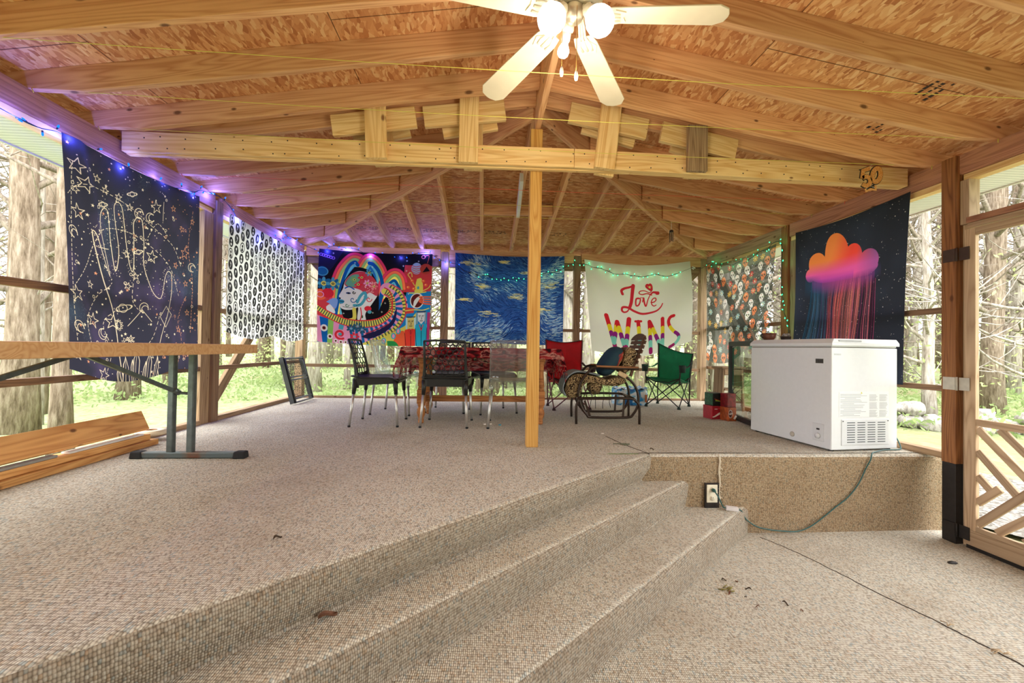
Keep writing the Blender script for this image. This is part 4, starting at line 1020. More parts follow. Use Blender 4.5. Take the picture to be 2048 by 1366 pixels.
# ------------------------------------------------------------------ painted cloths
def c3(*c): return np.array(c, np.float32) / 255.0
class Cv:
    """a small painter; coordinates 0..1, v downwards, or any units through `tf`"""
    def __init__(s, w, h, bg, tf=None):
        s.w, s.h = w, h; s.a = np.empty((h, w, 3), np.float32); s.a[:] = c3(*bg); s.tf = tf
    def P(s, pts):
        p = np.array([s.tf(*q) if s.tf else q for q in pts], float); return p * (s.w, s.h)
    def blend(s, x0, y0, al, col):
        h, w = al.shape; r = s.a[y0:y0 + h, x0:x0 + w]; r += (c3(*col) - r) * al[..., None]
    def bbox(s, p, m):
        x0 = max(0, int(p[:, 0].min() - m)); x1 = min(s.w, int(p[:, 0].max() + m) + 2); y0 = max(0, int(p[:, 1].min() - m)); y1 = min(s.h, int(p[:, 1].max() + m) + 2)
        return x0, x1, y0, y1
    def line(s, pts, wid, col, dash=None, al=1.0, raw=False):
        p = np.array(pts, float) if raw else s.P(pts); run = 0.0
        for i in range(len(p) - 1):
            a, b = p[i], p[i + 1]; L = np.hypot(*(b - a))
            if L < 1e-6: continue
            if dash:
                k = 0.0; d0, d1 = dash; n = max(1, int(L / (d0 + d1)))
                for j in range(n):
                    t0 = j / n; t1 = t0 + d0 / (d0 + d1) / n
                    s.line([a + (b - a) * t0, a + (b - a) * t1], wid, col, None, al, True)
                continue
            w = wid if not isinstance(wid, (list, tuple)) else (wid[i] + wid[i + 1]) / 2
            q = np.array([a, b]); x0, x1, y0, y1 = s.bbox(q, w / 2 + 1)
            if x1 <= x0 or y1 <= y0: continue
            X, Y = np.meshgrid(np.arange(x0, x1) + .5, np.arange(y0, y1) + .5)
            d = b - a; t = np.clip(((X - a[0]) * d[0] + (Y - a[1]) * d[1]) / (L * L), 0, 1)
            if isinstance(wid, (list, tuple)): ww = wid[i] + (wid[i + 1] - wid[i]) * t
            else: ww = w
            D = np.hypot(X - a[0] - d[0] * t, Y - a[1] - d[1] * t)
            s.blend(x0, y0, np.clip(ww / 2 - D + .5, 0, 1) * al, col)
    def poly(s, pts, col, al=1.0, raw=False):
        p = np.array(pts, float) if raw else s.P(pts); x0, x1, y0, y1 = s.bbox(p, 1)
        if x1 <= x0 or y1 <= y0: return
        acc = 0
        for ox, oy in ((.25, .25), (.75, .25), (.25, .75), (.75, .75)):
            X, Y = np.meshgrid(np.arange(x0, x1) + ox, np.arange(y0, y1) + oy); ins = np.zeros(X.shape, bool)
            for i in range(len(p)):
                xa, ya = p[i]; xb, yb = p[i - 1]
                if ya == yb: continue
                c = ((ya > Y) != (yb > Y)) & (X < (xb - xa) * (Y - ya) / (yb - ya) + xa); ins ^= c
            acc = acc + ins
        s.blend(x0, y0, acc / 4.0 * al, col)
    def ell(s, c, rx, ry, col, rot=0.0, ring=0.0, al=1.0, soft=1.0):
        c = s.P([c])[0]; m = max(rx, ry) + ring + 2; x0, x1, y0, y1 = s.bbox(np.array([c]), m)
        if x1 <= x0 or y1 <= y0: return
        X, Y = np.meshgrid(np.arange(x0, x1) + .5 - c[0], np.arange(y0, y1) + .5 - c[1]); cr, sr = math.cos(rot), math.sin(rot)
        U, W = X * cr + Y * sr, -X * sr + Y * cr; d = (np.sqrt((U / rx) ** 2 + (W / ry) ** 2) - 1) * min(rx, ry)
        A = np.clip(ring / 2 - np.abs(d) + .5, 0, 1) if ring else np.clip(.5 - d / soft, 0, 1)
        s.blend(x0, y0, A * al, col)
    def star(s, c, r, col, n=5, rot=0.0, wid=0.0, inner=.4):
        c = s.P([c])[0]; q = []
        for i in range(2 * n):
            a = rot - PI / 2 + PI * i / n; k = r if i % 2 == 0 else r * inner; q.append(c + (k * math.cos(a), k * math.sin(a)))
        if wid: s.line(q + [q[0]], wid, col, raw=True)
        else: s.poly(q, col, raw=True)
    def moon(s, c, r, col, bg, rot=0.0, wid=1.6):
        c = s.P([c])[0]; q = []
        for i in range(13): a = rot + 0.6 + (2 * PI - 1.2) * i / 12; q.append(c + (r * math.cos(a), r * math.sin(a)))
        for i in range(13): a = rot + 2 * PI - .95 - (2 * PI - 1.9) * i / 12; q.append(c + (r * .45 * math.cos(rot), r * .45 * math.sin(rot)) + (r * .78 * math.cos(a), r * .78 * math.sin(a)))
        s.line(q + [q[0]], wid, col, raw=True)
def vnoise(w, h, cells, seed, octv=3):
    r = np.random.RandomState(seed); out = np.zeros((h, w), np.float32); amp = 1; tot = 0
    for o in range(octv):
        n = cells * 2 ** o; g = r.rand(n + 2, n + 2).astype(np.float32); x = np.linspace(0, n - .001, w); y = np.linspace(0, n - .001, h)
        xi, yi = x.astype(int), y.astype(int); fx, fy = (x - xi), (y - yi); fx = fx * fx * (3 - 2 * fx); fy = fy * fy * (3 - 2 * fy)
        a = g[np.ix_(yi, xi)]; b = g[np.ix_(yi, xi + 1)]; c = g[np.ix_(yi + 1, xi)]; d = g[np.ix_(yi + 1, xi + 1)]
        out += amp * ((a * (1 - fx) + b * fx) * (1 - fy)[:, None] + (c * (1 - fx) + d * fx) * fy[:, None]); tot += amp; amp *= .5
    return out / tot
def quad_tf(TL, TR, BR, BL):
    """drawing units -> 0..1 by inverse bilinear (the cloth's own four corners in those units)"""
    TL, TR, BR, BL = [np.array(q, float) for q in (TL, TR, BR, BL)]
    def f(x, y):
        p = np.array((x, y)); u = v = .5
        for _ in range(6):
            g = TL * (1 - u) * (1 - v) + TR * u * (1 - v) + BR * u * v + BL * (1 - u) * v - p
            du = (TR - TL) * (1 - v) + (BR - BL) * v; dv = (BL - TL) * (1 - u) + (BR - TR) * u
            s = np.linalg.solve(np.array([du, dv]).T, -g); u += s[0]; v += s[1]
        return u, v
    return f
def cm(pts, n=6): return smoothp([tuple(p) for p in pts], n)

# --- night-sky hand
CR = (226, 206, 178); CO = (206, 142, 108)
cv = Cv(640, 800, (50, 49, 63)); nz = vnoise(640, 800, 5, 1, 4); n2 = vnoise(640, 800, 4, 2, 4)
cv.a += (np.clip(nz - .52, 0, 1) * 1.1)[..., None] * c3(70, 40, 90) + (np.clip(n2 - .55, 0, 1) * .9)[..., None] * c3(40, 90, 110)
sp = np.random.RandomState(4).rand(800, 640); cv.a[(sp > .992) & (n2 > .56)] = c3(150, 170, 170)
outline = [(.375, 1.0), (.342, .879), (.293, .69), (.235, .556), (.193, .444), (.165, .36), (.19, .375), (.231, .455), (.279, .527), (.242, .416), (.213, .33), (.216, .265), (.241, .235), (.267, .251), (.278, .353), (.305, .47), (.32, .495), (.334, .44), (.336, .379), (.318, .268), (.314, .201), (.338, .179), (.367, .196), (.386, .27), (.393, .387), (.405, .46), (.421, .483), (.436, .419), (.45, .315), (.451, .243), (.482, .213), (.512, .24), (.519, .341), (.502, .427), (.518, .497), (.563, .576), (.623, .607), (.655, .56), (.675, .497), (.706, .465), (.741, .487), (.74, .579), (.698, .683), (.632, .796), (.595, .914), (.607, 1.0)]
cv.line(cm(outline, 4), 2.8, CR)
R = random.Random(11)
for i in range(330):                                   # stippling along the finger edges
    k = R.choice(range(4, len(outline) - 4)); x, y = outline[k]; x += R.gauss(0, .012); y += R.gauss(0, .02); cv.ell((x, y), 1.3, 1.3, CR)
stars = [(.064, .113), (.11, .175), (.085, .304), (.197, .119), (.337, .155), (.415, .182), (.601, .139), (.57, .395), (.44, .503), (.391, .555), (.295, .733), (.164, .748), (.747, .119), (.868, .348), (.161, .593), (.053, .661), (.228, .978), (.887, .517), (.25, .153), (.068, .214), (.553, .892), (.388, .407), (.781, .426), (.82, .22), (.93, .16), (.9, .68), (.8, .78), (.7, .9), (.12, .87), (.05, .93), (.86, .93), (.42, .8)]
for i, q in enumerate(stars):
    big = i in (0, 1, 2, 6, 7, 10, 13, 15, 16, 11); cv.star(q, 27 if big else 14, CR if q[0] < .7 else CO, 5, R.uniform(-.3, .3), 2.4 if big else 2.0)
for q in [(.561, .2), (.48, .195), (.048, .401), (.493, .65), (.233, .795), (.94, .42), (.06, .8)]: cv.moon(q, 19, CR, None, R.uniform(-1, 1), 2.4)
for q in [(.233, .221), (.473, .383), (.369, .66), (.418, .118)]:
    r = 24 if q[1] > .6 else 15; cv.ell(q, r * .62, r * .62, CR, 0, 2.2); cv.ell(q, r * 1.35, r * .42, CR, -.35, 2.0)
for q, r in [((.40, .83), 30), ((.34, .74), 22)]:
    cv.ell(q, r * .6, r * .6, CR, 0, 2.4); cv.star(q, r, CR, 12, 0, 1.6, .72)
for i in range(46): cv.ell((R.uniform(.03, .97), R.uniform(.03, .97)), 5, 5, CR if R.random() < .6 else CO, 0, 2.0)
for i in range(260):
    q = (R.random(), R.random()); cv.ell(q, R.choice((1.5, 2, 3)), R.choice((1.5, 2, 3)), CR if q[0] < .7 else CO)
for i in range(70): cv.star((R.random(), R.random()), 7, CR if R.random() < .6 else CO)
arcs = [[(.02, .25), (.10, .18), (.25, .16), (.42, .18), (.6, .25), (.75, .33), (.84, .43)], [(.05, .62), (.15, .5), (.22, .34), (.42, .30), (.6, .36), (.74, .46), (.82, .6)], [(.16, .9), (.12, .76), (.2, .64), (.3, .55)], [(.44, .34), (.43, .48), (.42, .62), (.49, .68)], [(.62, .68), (.56, .8), (.48, .86)], [(.78, .98), (.83, .84), (.8, .72), (.9, .58)], [(.05, .1), (.04, .3), (.03, .5), (.03, .7), (.05, .9)], [(.93, .1), (.9, .3), (.95, .5), (.93, .8)], [(.25, .97), (.3, .86), (.24, .75), (.33, .66)], [(.55, .30), (.62, .22), (.7, .28)]]
for a in arcs: cv.line(cm(a, 5), 2.2, CR if a[0][0] < .7 else CO, (7, 6))
for a in [[(.62, .70), (.68, .65), (.73, .70), (.67, .76), (.62, .70)], [(.55, .72), (.48, .66), (.40, .74)], [(.66, .1), (.66, .2)], [(.2, .42), (.27, .41)]]: cv.line(a, 2.2, CR)
for x, top, w_, lean in ((.355, .93, .020, -.010), (.385, .885, .030, -.006), (.43, .90, .024, .004), (.455, .86, .034, .006), (.505, .915, .022, .012), (.53, .875, .032, .014), (.58, .905, .026, .020)):
    a = (x - w_ / 2, 1.0); t = (x + lean, top); c = (x + w_ / 2, 1.0); sh = top + .035
    cv.poly([a, (x - w_ / 2 + lean * .7, sh), t, (x + w_ / 2 + lean * .7, sh + .012), c], (50, 49, 63)); cv.line([a, (x - w_ / 2 + lean * .7, sh), t, (x + w_ / 2 + lean * .7, sh + .012), c], 2.4, CR); cv.line([t, (x - w_ * .12 + lean * .6, sh + .02), (x - w_ * .1, 1.0)], 1.6, CR)
A_HAND = cv.a

# --- cameo ovals
cv = Cv(760, 560, (232, 232, 232)); R = random.Random(6); K = (38, 38, 38)
for i in range(19):
    for j in range(11):
        x = (i + .5) / 18.5; y = (j + .4 + (.5 if i % 2 else 0)) / 10.4; t = R.choice((0, 0, 1, 1, 2)); sx, sy = 15.5, 23.5
        dark = t < 2; g = R.randint(36, 70)
        if t == 0:
            cv.ell((x, y), sx, sy, (g, g, g)); cv.ell((x, y - .012), 4.5, 6.5, (222, 222, 222)); cv.ell((x, y + .018), 6, 7, (222, 222, 222)) if R.random() < .6 else cv.line([(x - .006, y + .02), (x + .006, y - .02)], 2, (222, 222, 222))
        elif t == 1:
            cv.ell((x, y), sx, sy, (g, g, g)); cv.line([(x - .004, y - .022), (x + .004, y + .002), (x - .004, y + .024)], 2.4, (226, 226, 226)); cv.ell((x + .002, y - .01), 3, 5, (226, 226, 226))
        else:
            cv.ell((x, y), sx - 1, sy - 1, K, 0, 3.2); cv.ell((x, y - .012), 5, 7, K); cv.poly([(x - .01, y + .03), (x - .004, y + .004), (x + .004, y + .004), (x + .01, y + .03)], K)
A_CAM = cv.a

# --- carnival face
tf = quad_tf((125, 110), (1525, 180), (1480, 1320), (105, 1270))
cv = Cv(760, 640, (196, 58, 66), tf); sx = 760 / 1390
RED, BLU, TEA, YEL, PNK, KK, WHT, ORG, GRN = (206, 40, 56), (18, 84, 160), (74, 152, 178), (214, 198, 92), (220, 140, 186), (20, 18, 24), (214, 210, 216), (224, 92, 60), (120, 160, 90)
cv.poly([(100, 90), (1540, 160), (1540, 330), (1180, 300), (1150, 640), (1200, 640), (1500, 800), (1180, 860), (1150, 640), (400, 640), (100, 640)], KK)
cv.poly([(100, 90), (420, 130), (300, 330), (110, 560)], (30, 26, 60))
def rainbow(arc, cols, w, tile=26):
    """rows of coloured tiles along an arch"""
    q = cm(arc, 10); q = np.array(q)
    for r, col in enumerate(cols):
        off = (r - len(cols) / 2) * w; L = []
        for i in range(len(q)):
            t = q[min(i + 1, len(q) - 1)] - q[max(i - 1, 0)]; n = np.array((t[1], -t[0])) / (np.hypot(*t) + 1e-6); L.append(q[i] + n * off)
        cv.line(L, w * sx * 1.08, col); cv.line(L, w * sx * .82, tuple(min(255, int(c * 1.15 + 14)) for c in col), (tile * sx * .7, tile * sx * .3))
RB = [BLU, TEA, YEL, GRN, ORG, (190, 40, 76)]
rainbow([(330, 900), (345, 640), (370, 480), (440, 330), (540, 230), (620, 250), (640, 330)], RB, 34)
rainbow([(880, 920), (890, 700), (905, 500), (880, 370), (800, 250), (720, 230), (650, 330)][::-1], RB, 30)
rainbow([(900, 700), (930, 560), (990, 460), (1060, 420), (1120, 480), (1140, 600)], RB, 34)
cv.line(cm([(330, 960), (370, 700), (400, 560), (480, 330), (560, 260), (600, 300)], 8), 40 * sx, BLU); cv.line(cm([(840, 960), (870, 760), (905, 560), (860, 380), (790, 290), (740, 270)], 8), 44 * sx, BLU); cv.line(cm([(880, 760), (930, 600), (1040, 490), (1100, 560), (1130, 640)], 8), 34 * sx, BLU)
cv.poly(cm([(560, 320), (480, 430), (420, 540), (380, 700), (400, 860), (470, 1000), (700, 1000), (850, 900), (860, 640), (840, 520), (760, 380), (660, 330), (560, 320)], 6), KK)
cv.poly(cm([(1010, 700), (940, 700), (840, 900), (720, 1000), (900, 960), (1010, 860), (1010, 700)], 6), KK)
face = [(430, 560), (420, 600), (372, 690), (398, 715), (380, 740), (395, 780), (380, 800), (400, 840), (460, 860), (560, 850), (610, 830), (600, 980), (700, 990), (700, 900), (780, 780), (850, 660), (840, 540), (760, 420), (640, 370), (540, 400), (460, 480), (430, 560)]
cv.poly(cm(face, 6), WHT)
hair = [(440, 540), (470, 470), (560, 390), (680, 380), (800, 460), (855, 580), (840, 680), (760, 640), (700, 660), (640, 610), (540, 580), (470, 570), (440, 540)]
cv.poly(cm(hair, 6), (190, 60, 76)); cv.poly(cm([(450, 530), (520, 430), (620, 420), (620, 520), (560, 570), (480, 560), (450, 530)], 6), (96, 150, 130))
R = random.Random(9)
for q, c in (((650, 450), RED), ((740, 390), TEA), ((610, 540), RED), ((800, 560), (220, 110, 120)), ((560, 480), GRN), ((720, 520), PNK)):
    for k in range(6): cv.ell((q[0] + 34 * math.cos(k), q[1] + 30 * math.sin(k)), 16 * sx, 12 * sx, c, k)
    cv.ell(q, 16 * sx, 14 * sx, YEL); cv.ell(q, 7 * sx, 7 * sx, KK)
for i in range(46): cv.ell((R.uniform(690, 840), R.uniform(500, 640)), 3 * sx + 1, 3 * sx + 1, (236, 190, 190))
cv.line(cm([(450, 590), (500, 570), (560, 600)], 6), 14 * sx, BLU); cv.ell((490, 650), 30 * sx, 12 * sx, (40, 60, 110)); cv.ell((492, 652), 10 * sx, 9 * sx, KK); cv.poly(cm([(376, 730), (420, 735), (440, 755), (420, 780), (380, 780), (376, 730)], 4), (50, 130, 170)); cv.line([(380, 752), (436, 756)], 3, KK)
for c0, r0, col in (((545, 730), 44, (30, 80, 140)), ((470, 800), 26, (90, 130, 110)), ((555, 640), 22, KK), ((740, 720), 40, RED), ((700, 690), 30, TEA)):
    cv.line([(c0[0] + r0 * (1 - t) * math.cos(7 * t), c0[1] + r0 * (1 - t) * math.sin(7 * t)) for t in [i / 24 for i in range(22)]], 9 * sx, col)
cv.line(cm([(600, 760), (640, 680), (690, 640), (700, 700), (640, 790), (560, 800)], 6), 34 * sx, TEA); cv.line(cm([(420, 820), (520, 830), (640, 780)], 6), 3, KK, (4, 5))
cv.line(cm([(560, 850), (560, 960), (500, 990)], 6), 46 * sx, ORG); cv.line(cm([(560, 850), (560, 960), (500, 990)], 6), 46 * sx, YEL, (4, 6)); cv.line(cm([(640, 830), (650, 920), (630, 990)], 6), 12 * sx, RED); cv.ell((730, 840), 44 * sx, 34 * sx, RED); cv.ell((750, 880), 26 * sx, 22 * sx, TEA); cv.ell((660, 940), 10 * sx, 20 * sx, (60, 90, 60))
# flower faces on the near side
for q in ((190, 540), (300, 540)):
    for k in range(8): cv.ell((q[0] + 58 * math.cos(k * .785), q[1] + 52 * math.sin(k * .785)), 30 * sx, 20 * sx, (30, 96, 140) if k % 2 else TEA, k * .785)
    cv.ell(q, 34 * sx, 30 * sx, YEL); cv.ell(q, 17 * sx, 14 * sx, (60, 60, 30)); cv.star(q, 9 * sx, (240, 230, 150), 4)
cv.ell((170, 390), 70 * sx, 62 * sx, (30, 96, 140)); cv.ell((170, 390), 66 * sx, 50 * sx, TEA, 0, 5); cv.ell((150, 680), 80 * sx, 70 * sx, ORG); cv.ell((240, 660), 70 * sx, 60 * sx, RED); cv.ell((150, 680), 40 * sx, 34 * sx, PNK, 0, 5)
cv.poly(cm([(220, 770), (300, 720), (360, 740), (330, 850), (260, 790), (220, 770)], 5), (120, 150, 210)); cv.poly(cm([(220, 830), (270, 800), (330, 900), (240, 900), (220, 830)], 5), WHT)
# the big coil
coil = [(90, 830), (250, 930), (450, 1010), (660, 1030), (860, 1000), (1000, 900), (1030, 780), (990, 660), (930, 620)]
def band(arc, w, c1, c2, n1, n2):
    q = cm(arc, 10); cv.line(q, w * sx, c1); cv.line(q, w * sx, c2, (n1, n2)) if False else None
    q = np.array(q); d = np.r_[0, np.cumsum(np.hypot(*(q[1:] - q[:-1]).T))]; k = int(d[-1] / (n1 + n2))
    for i in range(k):
        a, b = i * (n1 + n2), i * (n1 + n2) + n1; pa = np.array([np.interp(a, d, q[:, 0]), np.interp(a, d, q[:, 1])]); pb = np.array([np.interp(b, d, q[:, 0]), np.interp(b, d, q[:, 1])])
        t = (pb - pa) / (np.hypot(*(pb - pa)) + 1e-6); n = np.array((-t[1], t[0])) * w / 2; cv.poly([pa + n, pb + n, pb - n, pa - n], c2)
cv.poly([(90, 930), (300, 1010), (600, 1060), (900, 1030), (1150, 880), (1200, 640), (1560, 600), (1560, 1340), (90, 1300)], (30, 120, 190))
band([(100, 1180), (330, 1200), (560, 1190), (800, 1150), (1000, 1040), (1110, 900), (1130, 780), (1080, 680), (960, 600)], 170, PNK, (24, 92, 160), 34, 34)
cv.poly([(100, 930), (180, 960), (190, 1290), (100, 1260)], PNK); cv.poly([(140, 950), (250, 980), (240, 1290), (170, 1280)], (20, 90, 170)); cv.poly([(245, 980), (320, 1000), (300, 1290), (225, 1285)], (130, 180, 90)); cv.poly([(310, 1010), (480, 1030), (470, 1300), (285, 1290)], PNK); cv.poly([(380, 1020), (440, 1030), (420, 1110), (365, 1100)], TEA)
for q, r in (((192, 1095), 44), ((262, 1198), 34), ((330, 1250), 24), ((392, 1262), 26), ((450, 1262), 22)): cv.ell(q, r * sx, r * sx, WHT); cv.ell(q, r * .5 * sx, r * .5 * sx, (120, 40, 40)); cv.ell(q, r * .22 * sx, r * .22 * sx, KK)
cv.line([(385 + 70 * (1 - t * .85) * math.cos(8 * t + 1), 1165 + 62 * (1 - t * .85) * math.sin(8 * t + 1)) for t in [i / 30 for i in range(31)]], 26 * sx, RED); cv.ell((385, 1165), 22 * sx, 18 * sx, TEA)
band(coil, 74, YEL, (60, 80, 70), 13, 17); cv.line(cm([(q[0], q[1] + 42) for q in coil], 8), 6, RED); cv.line(cm([(q[0], q[1] - 42) for q in coil], 8), 7, RED)
band([(1000, 560), (1110, 640), (1170, 780), (1160, 930), (1060, 1080), (900, 1180), (660, 1290)], 40, YEL, (70, 80, 60), 16, 26); cv.line(cm([(1020, 540), (1140, 620), (1195, 780), (1185, 940), (1080, 1100), (900, 1210), (650, 1320)], 8), 6, RED)
for q in ((520, 1090), (650, 1100), (560, 1190), (600, 1060)):
    for k in range(7): cv.ell((q[0] + 40 * math.cos(k * .9), q[1] + 34 * math.sin(k * .9)), 20 * sx, 13 * sx, RED if q[1] > 1150 else (40, 80, 110), k * .9)
    cv.ell(q, 16 * sx, 14 * sx, (120, 150, 180))
cv.poly(cm([(640, 1190), (720, 1150), (860, 1100), (1010, 1000), (1080, 830), (1060, 1000), (950, 1120), (760, 1210), (640, 1190)], 5), (34, 30, 70)); cv.line(cm([(700, 1150), (850, 1090), (980, 1030)], 5), 12 * sx, (150, 24, 40))
cv.poly([(600, 1330), (900, 1200), (1180, 1060), (1320, 900), (1320, 1340)], (206, 190, 90)); cv.poly(cm([(1040, 1250), (1080, 1150), (1180, 1130), (1190, 1330), (1000, 1330), (1040, 1250)], 4), ORG); cv.poly(cm([(960, 1240), (1060, 1250), (1100, 1320), (980, 1320), (960, 1240)], 4), (40, 130, 70))
for q in ((720, 1320), (920, 1240), (1040, 1180), (1100, 1120)): cv.ell(q, 30 * sx, 40 * sx, (60, 160, 190)); cv.ell(q, 16 * sx, 26 * sx, PNK)
# two suited figures and the fool's trinkets
for x, y, cs, hd, hair in ((1255, 1000, (214, 60, 50), (196, 176, 110), (160, 200, 220)), (1385, 940, (40, 160, 200), (200, 200, 210), (120, 150, 170))):
    cv.poly([(x - 75, y + 110), (x - 20, y + 95), (x + 20, y + 95), (x + 75, y + 110), (x + 70, 1340), (x - 75, 1340)], cs); cv.poly([(x - 46, y - 40), (x + 46, y - 40), (x + 40, y + 60), (x, y + 105), (x - 40, y + 60)], hd)
    cv.line([(x - 52, y - 40), (x - 52, y + 90)], 20 * sx, hair); cv.line([(x + 52, y - 40), (x + 52, y + 90)], 20 * sx, hair); cv.line([(x - 50, y - 50), (x + 50, y - 50)], 14 * sx, (60, 60, 70))
    for ex in (-20, 20): cv.line([(x + ex - 12, y), (x + ex + 12, y - 4)], 3, KK); cv.ell((x + ex, y + 10), 3, 2.5, KK)
    cv.line([(x, y + 8), (x + 8, y + 40), (x - 4, y + 42)], 2.5, KK); cv.line([(x - 16, y + 62), (x + 16, y + 62)], 4, KK); cv.line([(x, y + 110), (x, 1330)], 3, KK); cv.line([(x - 24, y + 110), (x, y + 180), (x + 24, y + 110)], 9 * sx, (200, 40, 60)); cv.line([(x - 75, y + 150), (x - 60, 1330)], 3, KK); cv.line([(x + 70, y + 150), (x + 58, 1330)], 3, KK)
cv.poly([(1460, 900), (1500, 900), (1485, 1330), (1452, 1330)], (170, 50, 110)); cv.poly([(1180, 520), (1510, 500), (1500, 640), (1200, 640)], (200, 60, 70)); cv.poly(cm([(1330, 480), (1390, 480), (1400, 640), (1300, 650), (1330, 480)], 4), YEL); cv.ell((1345, 590), 14 * sx, 20 * sx, TEA); cv.line(cm([(1300, 560), (1250, 470), (1220, 420), (1260, 400), (1270, 450)], 6), 10 * sx, YEL); cv.line(cm([(1400, 630), (1470, 600), (1500, 560)], 6), 10 * sx, YEL); cv.line(cm([(1240, 650), (1330, 655), (1440, 645)], 5), 14 * sx, YEL)
for q in ((1220, 580), (1270, 500), (1440, 560), (1290, 600), (1410, 510)): cv.ell(q, 22 * sx, 20 * sx, ORG); cv.ell((q[0] - 4, q[1] - 4), 9 * sx, 8 * sx, (240, 170, 120))
cv.ell((1330, 750), 80 * sx, 92 * sx, (90, 30, 34)); cv.ell((1330, 750), 80 * sx, 92 * sx, WHT, 0, 6)
for k in range(4): cv.line(cm([(1290, 830), (1300 + 20 * k, 760 - 14 * k), (1330 + 14 * k, 720 - 10 * k)], 4), 16 * sx, WHT); cv.line(cm([(1500, 800 - 30 * k), (1420, 790 - 28 * k), (1360, 760 - 18 * k)], 4), 18 * sx, ORG)
cv.poly([(1185, 830), (1300, 840), (1290, 900), (1180, 910)], (190, 60, 60)); cv.line(cm([(1190, 870), (1300, 860), (1400, 870), (1480, 850)], 5), 12 * sx, YEL)
cv.ell((1325, 350), 64 * sx, 74 * sx, (150, 170, 210)); [cv.line(cm([(1270, 310 + 26 * k), (1320, 330 + 26 * k), (1380, 315 + 26 * k)], 4), 9 * sx, (200, 70, 90)) for k in range(4)]
cv.ell((1440, 360), 72 * sx, 66 * sx, (170, 60, 50)); cv.poly([(1400, 400), (1450, 330), (1490, 390)], KK); cv.ell((1410, 210), 22 * sx, 20 * sx, (220, 120, 110), 0, 5); cv.line(cm([(1430, 200), (1480, 200), (1460, 290)], 4), 3, ORG)
for q in ((1205, 250), (1350, 262), (1160, 312), (565, 270), (780, 318), (430, 905), (790, 890), (900, 880), (1200, 375), (1225, 660), (940, 770), (300, 160), (1240, 400)): cv.star(q, 9, (236, 232, 226), 4, 0, 0, .2)
for k in range(6): cv.ell((150 + 30 * k, 180 + 8 * k), 17 * sx, 15 * sx, (170, 120, 220), 0, 4)
A_CARN = cv.a

# --- blue brushwork: plain streaks of blue and white with a few pale blots
cv = Cv(700, 600, (46, 78, 150)); R = random.Random(21); H_, W_ = 600, 700
fl = vnoise(W_, H_, 4, 8, 2); pal = [(30, 56, 128), (40, 84, 164), (62, 112, 190), (104, 150, 210), (150, 184, 220), (196, 212, 222), (24, 44, 100), (58, 100, 180)]
tone = vnoise(W_, H_, 5, 12, 2)
for i in range(5200):
    x, y = R.random() * W_, R.random() * H_; a = (fl[int(y), int(x)] - .5) * 3.4 + .15; L = R.uniform(12, 30)
    t = tone[int(y), int(x)] + R.uniform(-.16, .16); k = 4 + int(R.random() * 2) if t > .62 else (2 + int(R.random() * 2) if t > .5 else R.choice((0, 1, 6, 7, 1)))
    dx, dy = math.cos(a) * L / 2, math.sin(a) * L / 2; cv.line([(x - dx, y - dy), (x, y + 1), (x + dx, y + dy)], R.uniform(2.2, 4.2), pal[k], raw=True, al=.85)
for x, y, r in ((.12, .10, 20), (.44, .07, 15), (.70, .18, 24), (.87, .32, 28), (.24, .36, 17), (.56, .46, 22), (.30, .66, 26), (.80, .60, 16), (.08, .52, 15)):
    for k in range(5): [cv.line([(x * W_ + dx - 15, y * H_ + dy), (x * W_ + dx, y * H_ + dy + 2), (x * W_ + dx + 15, y * H_ + dy - 1)], 3.4, ((196, 206, 186), (220, 212, 160), (224, 206, 130), (222, 190, 96), (236, 230, 200))[k], raw=True, al=.8) for dx, dy in [(R.gauss(0, r * 1.1), R.gauss(0, r * .42)) for _ in range(5)]]
cv.a[520:, :] *= .92
A_BLUE = cv.a

# --- LOVE WINS
tf = quad_tf((170, 125), (1475, 150), (1500, 1130), (262, 1260))
cv = Cv(760, 660, (233, 231, 226), tf); s_ = 760 / 1280; RD = (206, 46, 62)
def stroke(pts, w0, w1=None, col=RD, n=8, mid=None):
    q = cm(pts, n); N = len(q); w = []
    for i in range(N):
        t = i / (N - 1); a = w0 + ((w1 if w1 is not None else w0) - w0) * t
        if mid is not None: a = w0 + (mid - w0) * math.sin(PI * t)
        w.append(max(1.6, a * s_))
    cv.line(q, w, col)
stroke([(628, 495), (618, 455), (655, 425), (720, 405), (765, 385)], 34, 22); stroke([(765, 385), (750, 480), (730, 590), (705, 660)], 44, 36); stroke([(705, 660), (680, 700), (640, 712), (618, 690), (630, 655), (690, 655), (760, 690), (850, 718), (940, 712), (1040, 690), (1095, 650), (1118, 610)], 12, 9, mid=27)
stroke([(822, 535), (795, 545), (785, 590), (790, 625), (815, 620), (835, 590), (845, 545), (822, 535)], 20, 16)
stroke([(820, 545), (850, 530), (878, 535), (868, 580), (888, 530)], 8, 10); stroke([(885, 535), (890, 580), (902, 625), (915, 620), (935, 560), (965, 500)], 24, 10)
stroke([(965, 500), (1000, 470), (1040, 475), (1060, 485)], 14, 40); stroke([(1050, 485), (1060, 480)], 38); stroke([(985, 500), (930, 480), (870, 490), (835, 475), (850, 450), (900, 445), (960, 470), (985, 450)], 14, 10); stroke([(985, 455), (990, 420), (975, 385)], 10, 14)
stroke([(955, 385), (935, 375), (925, 395), (955, 425), (985, 440), (985, 395), (970, 372), (955, 390)], 26); cv.line([(950, 402), (966, 392)], 5, (220, 190, 60)); cv.line([(958, 415), (980, 402)], 5, (220, 190, 60))
stroke([(975, 590), (1010, 585), (1035, 565), (1030, 540), (1000, 545), (978, 580), (985, 615), (1010, 632), (1035, 622)], 14, 12)
